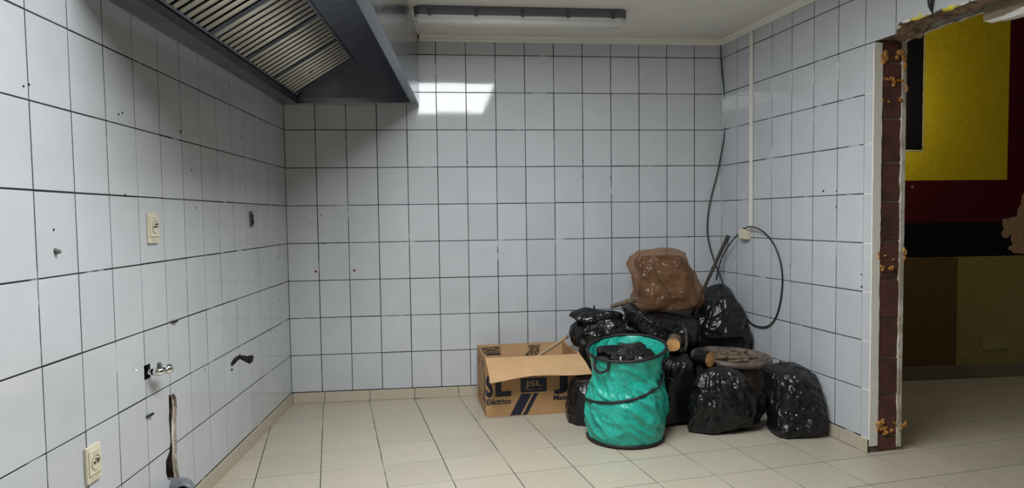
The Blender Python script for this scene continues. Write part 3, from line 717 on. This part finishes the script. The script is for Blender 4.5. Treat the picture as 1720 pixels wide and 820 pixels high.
for j in range(9):          # front flap folded out and drooping, bowed along its free edge
    t = j/8; row = []
    for i in range(17):
        s = i/16; x = -.001+(BW+.002)*s+(.018+.022*s)*t*(1 if s > .5 else .6)
        ang = math.radians(20+13*t); d = .180*t
        y = -d*math.cos(ang); z = BH+.001-d*math.sin(ang)-(.018*t*(1-s)**3)+.010*t*math.sin(PI*s)-.004*t*math.sin(9*s+1)
        row.append((x, y, z))
    gr.append(row)
sheet('flap', gr, cardin)
sheet('flap', [[(CT+.03*s*0+(BW-2*CT)*s, BD-CT-.004-.01*t, BH-.004-.17*t) for s in (0, .5, 1)] for t in (0, .5, 1)], cardin, .004)   # rear flap tucked inside
sheet('flap', [[(CT+.004+.012*t, CT+.01+(BD-.03)*s, BH-.004-.17*t) for s in (0, .5, 1)] for t in (0, .5, 1)], cardin, .004)
sheet('flap', [[(BW-.002+.05*t, .03+(BD-.05)*s, BH-.001+.020*t-.06*t*t) for s in (0, .5, 1)] for t in (0, .3)], cardin, .004)
def text_mesh(s, size, off=.0, sx=1.0, shear=0):
    cu = D.curves.new('t', 'FONT'); cu.body = s; cu.size = size; cu.offset = off*size; cu.shear = shear; cu.extrude = .0003; cu.resolution_u = 4
    o = D.objects.new('t', cu); COL.objects.link(o); bpy.context.view_layer.update()
    me = D.meshes.new_from_object(o.evaluated_get(bpy.context.evaluated_depsgraph_get())); D.objects.remove(o)
    me.materials.clear()
    xs = [v.co.x for v in me.vertices]; x0_ = min(xs)
    for v in me.vertices: v.co.x = (v.co.x-x0_)*sx
    return me
def fit(me, x0, x1, z0, z1):
    xs = [v.co.x for v in me.vertices]; ys = [v.co.y for v in me.vertices]; a, b, c, d = min(xs), max(xs), min(ys), max(ys)
    for v in me.vertices: v.co = ((v.co.x-a)/(b-a)*(x1-x0)+x0, -v.co.z-.0005, (v.co.y-c)/(d-c)*(z1-z0)+z0)
    return me
def bpx(px, py):      # pixel -> (x, z) on the front panel of the box
    th = math.radians(2.6); n = Vector((-math.sin(th), math.cos(th), 0)); P0 = Vector((1.264, -.525, 0)); d = ray(px, py)
    P = CAM+d*((P0-CAM).dot(n)/d.dot(n)); return (P-P0).dot(Vector((math.cos(th), math.sin(th), 0))), P.z
def quad_print(name, pts, m, y=-.0008, parent=None):
    return mesh_obj(name, fixn(pyd(*prism_v(pts, y, y+.0006))), m, parent or BX)
for s, x0, x1, z0, z1, off in [('S', .002, .044, .122, .262, .045), ('L', .060, .158, .125, .268, .045), ('Eléctrico', .004, .156, .076, .113, .034), ('J', .425, .517, .122, .268, .045), ('Material', .425, .585, .083, .116, .034)]:
    mesh_obj('printed_lettering', fit(text_mesh(s, .1, off), x0, x1, z0, z1), ink_m, BX)
la, lz = bpx(877, 655.5); lb, lz2 = bpx(921, 633)
quad_print('printed_logo_panel', [(.218, .143), (.383, .143), (.383, .232), (.218, .232)], ink_m)
me = fit(text_mesh('JSL', .1, .02), .244, .354, .170, .214)
for v in me.vertices: v.co.y -= .0006
mesh_obj('printed_lettering', me, tanink, BX)
quad_print('printed_tagline', [(.244, .158), (.356, .158), (.356, .164), (.244, .164)], mat('tagline_print', (.40, .26, .14), .7, col2=(.012, .014, .03), mix_scale=160, mix_lo=.47, mix_hi=.53), -.0013)
quad_print('printed_stripe', [(.150, .004), (.216, .004), (.288, .136), (.222, .136)], ink_m)
quad_print('printed_stripe', [(.230, .004), (.258, .004), (.330, .136), (.302, .136)], ink_m)
quad_print('printed_stripe', [(.268, .238), (.330, .238), (.372, .300), (.310, .300)], ink_m)
quad_print('printed_stripe', [(.344, .238), (.368, .238), (.402, .300), (.380, .300)], ink_m)
# printing on the left side and inside the rear flap
def side_print(me):
    for v in me.vertices: v.co = (v.co.y, v.co.x, v.co.z)
    return me
me = fit(text_mesh('J', .1, .045), -.09, -.004, .122, .268)
for v in me.vertices: v.co = (v.co.y, -v.co.x, v.co.z)
mesh_obj('printed_lettering', fixn(me), ink_m, BX)
me = fit(text_mesh('Material', .1, .028), -.15, -.01, .08, .115)
for v in me.vertices: v.co = (v.co.y, -v.co.x, v.co.z)
mesh_obj('printed_lettering', fixn(me), ink_m, BX)
for (ya, yb, za, zb_) in [(.30, .36, .05, .10), (.32, .38, .26, .31), (.10, .16, .29, .33)]:
    mesh_obj('printed_mark', pyd(*boxv(-.0008, -.0001, ya, yb, za, zb_)), mottle, BX)
yb = BD-CT-.0125
mesh_obj('printed_mark', pyd(*boxv(.020, .155, yb-.0005, yb, BH-.060, BH-.012)), mottle, BX)
mesh_obj('printed_mark', pyd(*boxv(.060, .160, yb-.0012, yb-.0006, BH-.070, BH-.060)), ink_m, BX)
quad_print('printed_mark', [(.318, BH-.085), (.420, BH-.085), (.432, BH-.012), (.345, BH-.010), (.358, BH-.045)], mottle, yb-.0012)

# ------------------------------------------------------------------ wooden dowel, sticks
def stick(name, pts, r, m, label, cat, knots=0, seed=0):
    P = cr(pts, 8); R = []
    n = len(P)
    for i in range(n):
        t = i/(n-1); rr = r[0]+(r[1]-r[0])*t
        R.append(rr*(1+(.25*max(0, noise.noise((i*.55, seed, 0))) if knots else 0)))
    o = smoothed(mesh_obj(name, pyd(*tube_v(P, R, 10)), m)); return tag(o, label, cat)
a = ony(903, 599, -.28); b = ony(951, 567, -.34); d = (b-a)
stick('wooden_dowel', [a-d*1.05, a, b, b+d*.0], (.011, .011), dowel_m, 'round light wooden dowel sticking up out of the cardboard box', 'dowel')
top = ony(1223, 396, -.11); bot = ony(1181, 488, -.13); d = bot-top
stick('thin_branch', [top, top+d*.5, bot, top+d*1.9], (.013, .011), stick_m, 'dark thin stick leaning into the back corner behind the bags', 'stick', 1, 4)
a = ony(1068, 504, -.45); b = ony(1026, 515, -.45); d = b-a
br = stick('rough_branch', [a, a+d*.3+Vector((0, 0, .004)), a+d*.6, b], (.018, .013), bark_m, 'knotty greenish branch poking out between the upper black bags', 'branch', 1, 9)

# ------------------------------------------------------------------ refuse bags
def bag_mesh(rings, seed, nth=190, nz=124, lump=.030, crease=.016, pleat=.010, sq=2.3, zmin=.0012, pl_dir=1, tight=1.0, fold=1.0, clamp=(), nfac=34, facet=.8, ztop=0):
    R = cr([Vector((i, 0, 0)) for i in range(len(rings))], 1)
    rings = [tuple(map(float, r)) for r in rings]; n = len(rings)
    P3 = cr([Vector(r[0:3]) for r in rings], 24); P2 = cr([Vector((r[3], r[4], 0)) for r in rings], 24)
    tot = len(P3)-1; V = []; Fc = []
    off = Vector((seed*3.17, seed*1.31, seed*2.07))
    rnd = random.Random(int(seed*13+5)); zs_ = [p.x for p in P3]; zc = (min(zs_)+max(zs_))/2; zh = max((max(zs_)-min(zs_))/2, .01)
    rmx = max(p.x for p in P2); rmy = max(p.y for p in P2); mid = P3[len(P3)//2]; C0 = Vector((mid.y, mid.z, zc))
    planes = []
    for k in range(nfac):
        nv = Vector((rnd.gauss(0, 1), rnd.gauss(0, 1), rnd.gauss(0, .8))).normalized(); planes.append((nv, rnd.uniform(.80, .98)))
    for i in range(nz+1):
        t = i/nz; f = t*tot; k = min(int(f), tot-1); u = f-k
        c = P3[k].lerp(P3[k+1], u); s = P2[k].lerp(P2[k+1], u); z, cx_, cy_ = c
        for j in range(nth):
            th = 2*PI*j/nth; cs, sn = math.cos(th), math.sin(th)
            e = (abs(cs)**sq+abs(sn)**sq)**(-1/sq)
            rx, ry = max(s.x, .004), max(s.y, .004)
            p = Vector((cx_+rx*e*cs, cy_+ry*e*sn, z)); nrm = Vector((cs/rx, sn/ry, 0)).normalized()
            if facet:
                vv_ = p-C0; vh = Vector((vv_.x/rmx, vv_.y/rmy, vv_.z/zh)); ln = vh.length
                if ln > 1e-4:
                    sm = sum(max(0, nv.dot(vh)/(dk*max(ln, 1.0)))**16 for nv, dk in planes)**(1/16)
                    if sm > 1: p = C0+vv_*(1+facet*(1/sm-1))
            q = p+off; fade = min(1, rx/.08)*min(1, ry/.08)
            d = lump*noise.fractal(q*4.2, 1, 2, 2)
            wv = Vector((noise.noise(q*6), noise.noise(q*6+Vector((5, 0, 0))), noise.noise(q*6+Vector((0, 9, 0)))))*.35
            d += crease*1.25*fold*(.75-2*abs(noise.noise(q*5.2+wv)))
            g = Vector((q.x*11+4*q.z, q.y*11, q.z*(6+4*pl_dir)-3*q.x))+wv*1.6; d += crease*.75*(.75-2*abs(noise.noise(g)))
            g = Vector((q.x*24-9*q.z, q.y*24, q.z*13+6*q.x))+wv*2.5; d += crease*.46*(.75-2*abs(noise.noise(g)))
            g = q*46+wv*4; d += crease*.24*(.75-2*abs(noise.noise(g)))
            d += pleat*(1-2*abs(noise.noise(Vector((cs*4.5, sn*4.5, z*2.2))+off)))*(.35+.65*t)
            p += nrm*d*fade*tight
            p.z += .35*crease*noise.noise(q*11)*fade+(ztop*(.6-2*abs(noise.noise(q*10))) if t > .55 else 0)
            for cl in clamp: cl(p)
            if p.z < zmin: p.z = zmin+.0006*abs(noise.noise(q*40))
            V.append(p)
    for i in range(nz):
        for j in range(nth):
            j2 = (j+1) % nth; Fc.append((i*nth+j, i*nth+j2, (i+1)*nth+j2, (i+1)*nth+j))
    V.append(Vector((P3[0].y, P3[0].z, max(P3[0].x, zmin)))); V.append(Vector((P3[-1].y, P3[-1].z, P3[-1].x+.002)))
    for cl in clamp: cl(V[-1])
    a, b = len(V)-2, len(V)-1
    for j in range(nth):
        j2 = (j+1) % nth; Fc.append((a, j2, j)); Fc.append((b, nz*nth+j, nz*nth+j2))
    return V, Fc
def bag(name, label, rings, seed, group='black refuse bags in the corner pile', m=None, cat='bag', **k):
    V, Fc = bag_mesh(rings, seed, **k)
    base = Vector((rings[0][1], rings[0][2], 0)); V = [v-base for v in V]
    o = smoothed(mesh_obj(name, pyd(V, Fc), m or bag_m)); o.location = base; tag(o, label, cat, group); return o
# rings: z, cx, cy, rx, ry ; clamps keep neighbours, walls and tubs from interpenetrating
def cl_wall(p, g=.010):
    e = (p-R0).dot(NR)+g
    if e > 0: p -= NR*e
def cl_x(lo=None, hi=None, z0=-9, z1=9):
    def f(p):
        if z0 <= p.z <= z1:
            if lo is not None and p.x < lo: p.x = lo
            if hi is not None and p.x > hi: p.x = hi
    return f
def cl_y(lo=None, hi=None, z0=-9, z1=9):
    def f(p):
        if z0 <= p.z <= z1:
            if lo is not None and p.y < lo: p.y = lo
            if hi is not None and p.y > hi: p.y = hi
    return f
def cl_top(hi, x0, x1):
    def f(p):
        if x0 <= p.x <= x1 and p.z > hi: p.z = hi-.001*noise.noise(p*30)
    return f
TUB = Vector((2.755, -.665))
def cl_round(c, fr):
    def f(p):
        r = fr(p.z); d = Vector((p.x-c.x, p.y-c.y)); l = d.length
        if l < r: d = d*(r/max(l, 1e-4)); p.x, p.y = c.x+d.x, c.y+d.y
    return f
cl_tub = cl_round(TUB, lambda z: (  .192+.155*z if z < .28 else .268 if z < .43 else 0))
def cl_in(p):
    d = Vector((p.x-2.005, p.y+1.02)); l = d.length
    if l > .162: p.x, p.y = 2.005+d.x*.162/l, -1.02+d.y*.162/l
cl_bin = cl_round(Vector((2.005, -1.02)), lambda z: .252 if z < .56 else 0)
bag('refuse_bag', 'black refuse bag wedged between the cardboard box and the green bin', [(0, 1.932, -.665, .182, .118), (.03, 1.932, -.665, .182, .122), (.12, 1.937, -.662, .170, .118), (.20, 1.942, -.66, .160, .112), (.25, 1.955, -.655, .140, .105), (.285, 1.985, -.65, .09, .095), (.33, 2.0, -.645, .085, .08), (.37, 2.005, -.645, .05, .05), (.385, 2.005, -.645, .02, .02)], 1, lump=.014, crease=.013, sq=3.2, facet=.25, clamp=[cl_bin, cl_y(hi=-.555), cl_x(lo=1.905, z0=.25)])
bag('refuse_bag', 'black refuse bag with a flat folded top lobe behind the box and green bin', [(0, 2.06, -.33, .17, .15), (.05, 2.06, -.33, .18, .16), (.30, 2.055, -.335, .18, .16), (.42, 2.02, -.355, .19, .165), (.50, 2.02, -.36, .195, .165), (.545, 2.03, -.365, .165, .13), (.570, 2.015, -.37, .130, .10), (.600, 1.995, -.375, .160, .10), (.630, 1.99, -.375, .140, .085), (.655, 1.98, -.375, .06, .04), (.66, 1.98, -.375, .01, .01)], 2, crease=.014, clamp=[cl_x(lo=1.905, z1=.40), cl_x(hi=2.232), cl_x(hi=2.165, z0=.49), cl_y(lo=-.545, hi=-.16)])
bag('refuse_bag', 'wide black refuse bag carrying the brown plastic bag', [(0, 2.45, -.37, .17, .16), (.05, 2.45, -.37, .19, .185), (.30, 2.45, -.375, .195, .195), (.44, 2.445, -.375, .205, .205), (.51, 2.43, -.375, .215, .20), (.565, 2.395, -.375, .205, .18), (.605, 2.29, -.38, .10, .13), (.645, 2.225, -.385, .05, .09), (.665, 2.22, -.385, .015, .02)], 3, lump=.022, facet=.35, clamp=[cl_x(lo=2.240, hi=2.648, z1=.50), cl_x(lo=2.172, hi=2.648, z0=.50), cl_y(lo=-.60, hi=-.165), cl_tub, cl_top(.598, 2.258, 3)])
bag('refuse_bag', 'tall upright black refuse bag leaning into the corner behind the brown tub', [(0, 2.845, -.31, .15, .12), (.05, 2.845, -.31, .17, .14), (.25, 2.845, -.32, .19, .145), (.38, 2.85, -.33, .205, .15), (.44, 2.85, -.335, .205, .15), (.52, 2.85, -.33, .18, .14), (.60, 2.855, -.32, .150, .125), (.68, 2.855, -.31, .115, .105), (.735, 2.855, -.30, .08, .075), (.765, 2.855, -.30, .04, .035), (.772, 2.855, -.30, .01, .01)], 4, lump=.018, crease=.012, sq=2.1, clamp=[cl_x(lo=2.656), cl_x(lo=2.722, z0=.56), cl_y(hi=-.17), cl_tub, lambda p: cl_wall(p, .030)])
bag('refuse_bag', 'black refuse bag standing between the green bin and the brown tub', [(0, 2.40, -.80, .12, .10), (.04, 2.40, -.80, .135, .115), (.18, 2.40, -.80, .130, .115), (.28, 2.41, -.79, .135, .11), (.35, 2.42, -.79, .135, .10), (.39, 2.43, -.79, .11, .075), (.405, 2.44, -.79, .03, .02)], 5, lump=.022, clamp=[cl_bin, cl_tub, cl_y(lo=-.885, hi=-.60), cl_x(hi=2.445, z0=.27)])
bag('refuse_bag', 'slumped black refuse bag lying low in front of the brown tub', [(0, 2.565, -.985, .19, .055), (.025, 2.575, -.995, .215, .080), (.11, 2.60, -.995, .228, .100), (.19, 2.60, -.995, .205, .095), (.235, 2.575, -1.0, .155, .09), (.29, 2.555, -1.0, .135, .08), (.335, 2.555, -.995, .110, .06), (.362, 2.56, -.99, .05, .03), (.366, 2.56, -.99, .01, .01)], 6, lump=.024, clamp=[cl_bin, cl_tub, cl_y(hi=-.892), cl_x(hi=2.818)])
bag('refuse_bag', 'shiny black refuse bag against the right tiled wall', [(0, 2.945, -1.085, .110, .09), (.03, 2.945, -1.085, .130, .115), (.13, 2.96, -1.07, .145, .125), (.23, 2.965, -1.05, .145, .125), (.30, 2.955, -1.03, .130, .105), (.355, 2.935, -1.01, .10, .07), (.385, 2.92, -.99, .05, .035), (.392, 2.92, -.985, .01, .01)], 7, crease=.019, sq=2.5, lump=.022, clamp=[cl_tub, cl_x(lo=2.824), lambda p: cl_wall(p, .014)])
bg = bag('brown_plastic_bag', 'translucent brown plastic bag of packed waste on top of the black bags', [(.0, 2.49, -.33, .17, .10), (.02, 2.49, -.33, .215, .125), (.08, 2.49, -.33, .225, .135), (.16, 2.475, -.325, .212, .13), (.25, 2.445, -.32, .205, .125), (.33, 2.425, -.315, .205, .12), (.375, 2.425, -.315, .185, .10), (.405, 2.44, -.315, .12, .06), (.412, 2.44, -.315, .02, .015)], 8, group='brown bag', m=fm, facet=.6, lump=.020, crease=.018, pleat=.008, sq=3.0, zmin=0, clamp=[cl_x(hi=2.714)])
bg.location.z = .604; del bg['group']
V, Fc = bag_mesh([(.02, 2.49, -.33, .14, .08), (.03, 2.49, -.33, .185, .10), (.10, 2.49, -.33, .19, .105), (.20, 2.475, -.325, .175, .10), (.28, 2.455, -.32, .165, .095), (.345, 2.45, -.315, .155, .08), (.36, 2.45, -.315, .05, .03)], 12, nth=60, nz=40, lump=.008, crease=.010, pleat=.002, sq=4.2, zmin=-1)
smoothed(mesh_obj('packed_waste', pyd([v-Vector((2.49, -.33, 0)) for v in V], Fc), content_m, bg))
# tape lines across the packed bag
for pts in ([(-.145, -.130, .33), (-.125, -.152, .25), (-.07, -.160, .16), (-.03, -.162, .10)], [(-.03, -.162, .10), (.06, -.162, .115), (.175, -.150, .13)], [(.03, -.145, .33), (.10, -.152, .28), (.15, -.152, .20), (.175, -.150, .13)]):
    smoothed(mesh_obj('cord', pyd(*tube_v(cr(pts, 8), .0022, 6)), stick_m, bg))

# ------------------------------------------------------------------ green spring bin
GB = frame('garden_bin', (2.005, -1.02, 0), 0, 'green woven pop-up garden bin with black spiral piping standing in front of the bags', 'garden bin')
def rim_z(th): return .500+.020*math.cos(th)+.030*math.sin(th)
def gb_pt(th, t, inner=0, amp=1):
    r = np.interp(t, [0, .12, .3, .48, .62, .75, .88, 1], [.205, .215, .222, .214, .194, .187, .197, .214])
    z = .012+(rim_z(th)-.012)*t; off = Vector((3, 8, 1))
    tw = th+2.0*t; q = Vector((math.cos(th)*3, math.sin(th)*3, z*6))+off
    fr_ = math.sin(PI*t)**.5 if 0 < t < 1 else 0
    d = .012*noise.noise(q)+.022*((1-abs(noise.noise(Vector((math.cos(tw)*2.6, math.sin(tw)*2.6, z*7))+off)))**4-.4)
    d += .005*(1-2*abs(noise.noise(Vector((math.cos(tw*1)*7, math.sin(tw)*7, z*22)))))+.003*noise.noise(Vector((math.cos(tw)*16, math.sin(tw)*16, z*45)))
    # the cloth is pulled in between the hoops and the spiral
    r += d*fr_*amp-inner
    cx_ = -.004+.010*t; return Vector((cx_+r*math.cos(th), r*math.sin(th), z))
nth, nz = 160, 90; V = []; Fc = []
for i in range(nz+1):
    for j in range(nth): V.append(gb_pt(2*PI*j/nth, i/nz))
for i in range(nz+1):
    for j in range(nth): V.append(gb_pt(2*PI*j/nth, 1-i/nz, .004))
tot = 2*(nz+1)
for i in range(tot-1):
    for j in range(nth): j2 = (j+1) % nth; Fc.append((i*nth+j, i*nth+j2, (i+1)*nth+j2, (i+1)*nth+j))
smoothed(mesh_obj('cloth', pyd(V, Fc), green_m, GB))
mesh_obj('base', pyd(*merge([([(0, 0, .012)]+[(.208*math.cos(2*PI*j/48), .208*math.sin(2*PI*j/48), .012) for j in range(48)], [(0, j+1, (j+1) % 48+1) for j in range(48)])])), green_m, GB)
smoothed(mesh_obj('top_hoop', pyd(*tube_v([gb_pt(2*PI*j/96, 1)+Vector((0, 0, .002)) for j in range(97)], .0085, 8)), piping_m, GB))
smoothed(mesh_obj('bottom_hoop', pyd(*tube_v([gb_pt(2*PI*j/96, 0)+Vector((0, 0, .002)) for j in range(97)], .0105, 8)), piping_m, GB))
def sp_t(th):       # spiral: front crossing about half way up, rising to the right
    return .60+.46*((th+PI/2)/(2*PI))*1.25+.025*math.sin(th)
sp = []
for k in range(150):
    th = -PI/2-PI*1.22+(PI*2.25)*k/149; t = sp_t(th)
    if .02 < t < .985: sp.append(gb_pt(th, t, 0, .25)+Vector((math.cos(th), math.sin(th), 0))*.007)
smoothed(mesh_obj('spiral_piping', pyd(*tube_v(sp, .0085, 8)), piping_m, GB))
th0 = PI*1.12
hp = [gb_pt(th0, .985), gb_pt(th0+.05, .90)+Vector((-.02, -.01, 0)), gb_pt(th0+.25, .86)+Vector((-.02, -.02, 0)), gb_pt(th0+.42, .90)+Vector((-.008, -.012, 0)), gb_pt(th0+.46, .985)]
smoothed(mesh_obj('handle', pyd(*tube_v(cr(hp, 6), .008, 8)), piping_m, GB))
hp = [gb_pt(-.25, .98), gb_pt(-.22, .90)+Vector((.018, 0, 0)), gb_pt(0, .86)+Vector((.016, 0, 0)), gb_pt(.15, .98)]
smoothed(mesh_obj('handle', pyd(*tube_v(cr(hp, 6), .006, 8)), green_m, GB))
bag('refuse_bag_lining', 'crumpled black plastic filling the green garden bin', [(.03, 2.005, -1.02, .14, .14), (.08, 2.005, -1.02, .16, .16), (.30, 2.005, -1.02, .155, .155), (.39, 2.005, -1.02, .158, .158), (.445, 2.005, -1.01, .150, .150), (.485, 2.0, -1.0, .10, .10), (.490, 2.0, -1.0, .02, .02)], 21, group=None, lump=.03, crease=.035, sq=2.0, zmin=.016, clamp=[cl_in], facet=0, ztop=.030)

# ------------------------------------------------------------------ brown tub with branches, log ends
TB = frame('brown_tub', (2.755, -.665, 0), 0, 'dusty brown plastic tub with a wide rim behind the front black bags', 'tub')
prof = [(0, .006), (.150, .006), (.158, .002), (.166, .010), (.200, .22), (.214, .315), (.222, .318), (.238, .320), (.240, .330), (.239, .352), (.234, .357), (.226, .354), (.214, .345), (.205, .318), (.190, .22), (.158, .03), (0, .03)]
o = smoothed(mesh_obj('body', fixn(pyd(*lathe_v(prof, 64))), tub_m, TB))
TB.rotation_euler = (math.radians(1.5), math.radians(2.2), 0); TB.location.z = .012
smoothed(mesh_obj('rim_groove', fixn(pyd(*lathe_v([(.2385, .334), (.2415, .337), (.2415, .341), (.2385, .344)], 64))), tub_m, TB))
V, Fc = lathe_v([(.0, .285), (.10, .29), (.19, .28), (.196, .26)], 40)
V = [(x, y, z+.02*noise.noise((x*12, y*12, 2))) for x, y, z in V]
soil = smoothed(mesh_obj('wood_chip_fill', fixn(pyd(V, Fc)), bark_m, TB)); soil['kind'] = 'stuff'
def log(name, label, c, d, r, L_, seed, group=None, m=None):
    d = Vector(d).normalized(); n = 10; P = [Vector((0, 0, 0))+d*L_*k/n for k in range(n+1)]
    V, Fc = tube_v(P, [r*(1+.06*noise.noise((k*.5, seed, 0))) for k in range(n+1)], 16, cap=False)
    V = [v+(v-P[i//16])*.10*noise.noise(v*40+Vector((seed, 0, 0))) for i, v in enumerate(V)]
    e = frame(name, c, 0, label, 'log' if r > .025 else 'branch', group)
    smoothed(mesh_obj('bark', pyd(V, Fc), m or bark_m, e))
    for s, k in ((0, -1), (n, 1)):
        ring = [V[s*16+q] for q in range(16)]; cc = P[s]+d*k*.002
        mesh_obj('cut_end', fixn(pyd([cc]+[cc+(q-cc)*.97 for q in ring], [(0, q+1, (q+1) % 16+1) for q in range(16)])), cutwood, e)
    return e
p1 = ony(1131, 579, -.84); log('log_piece', 'sawn log end with pale orange cut face beside the green bin rim', p1, (.42, 1, -.05), .040, .20, 3)
p2 = ony(1193, 604, -.905); log('log_piece', 'sawn log end with rough orange face poking out beside the brown tub', p2, (-.45, .85, .02), .044, .09, 8, None, bag_m)
random.seed(21)
for k, (x, y, z, ang, L_, r) in enumerate([(-.10, -.02, .335, .15, .17, .011), (-.02, -.06, .345, -.2, .16, .012), (.02, .05, .340, .3, .15, .010), (-.13, .06, .335, -.35, .15, .010), (.06, -.10, .338, .5, .12, .009), (.09, .0, .345, 2.6, .13, .010), (-.05, -.12, .335, .05, .13, .010), (-.02, .11, .335, -.1, .14, .009), (.12, .06, .345, 1.9, .10, .009)]):
    log('branch_offcut', 'short sawn branch piece lying in the brown tub', (2.755+x, -.665+y, z+.012), (math.cos(ang), math.sin(ang), .03), r, L_, 30+k, 'branch pieces in the brown tub')
stick('iron_rod', [ony(1152, 552, -.62), ony(1153, 575, -.63), ony(1150, 590, -.64)], (.010, .009), stick_m, 'short upright dark stick between the bags beside the log end', 'stick')
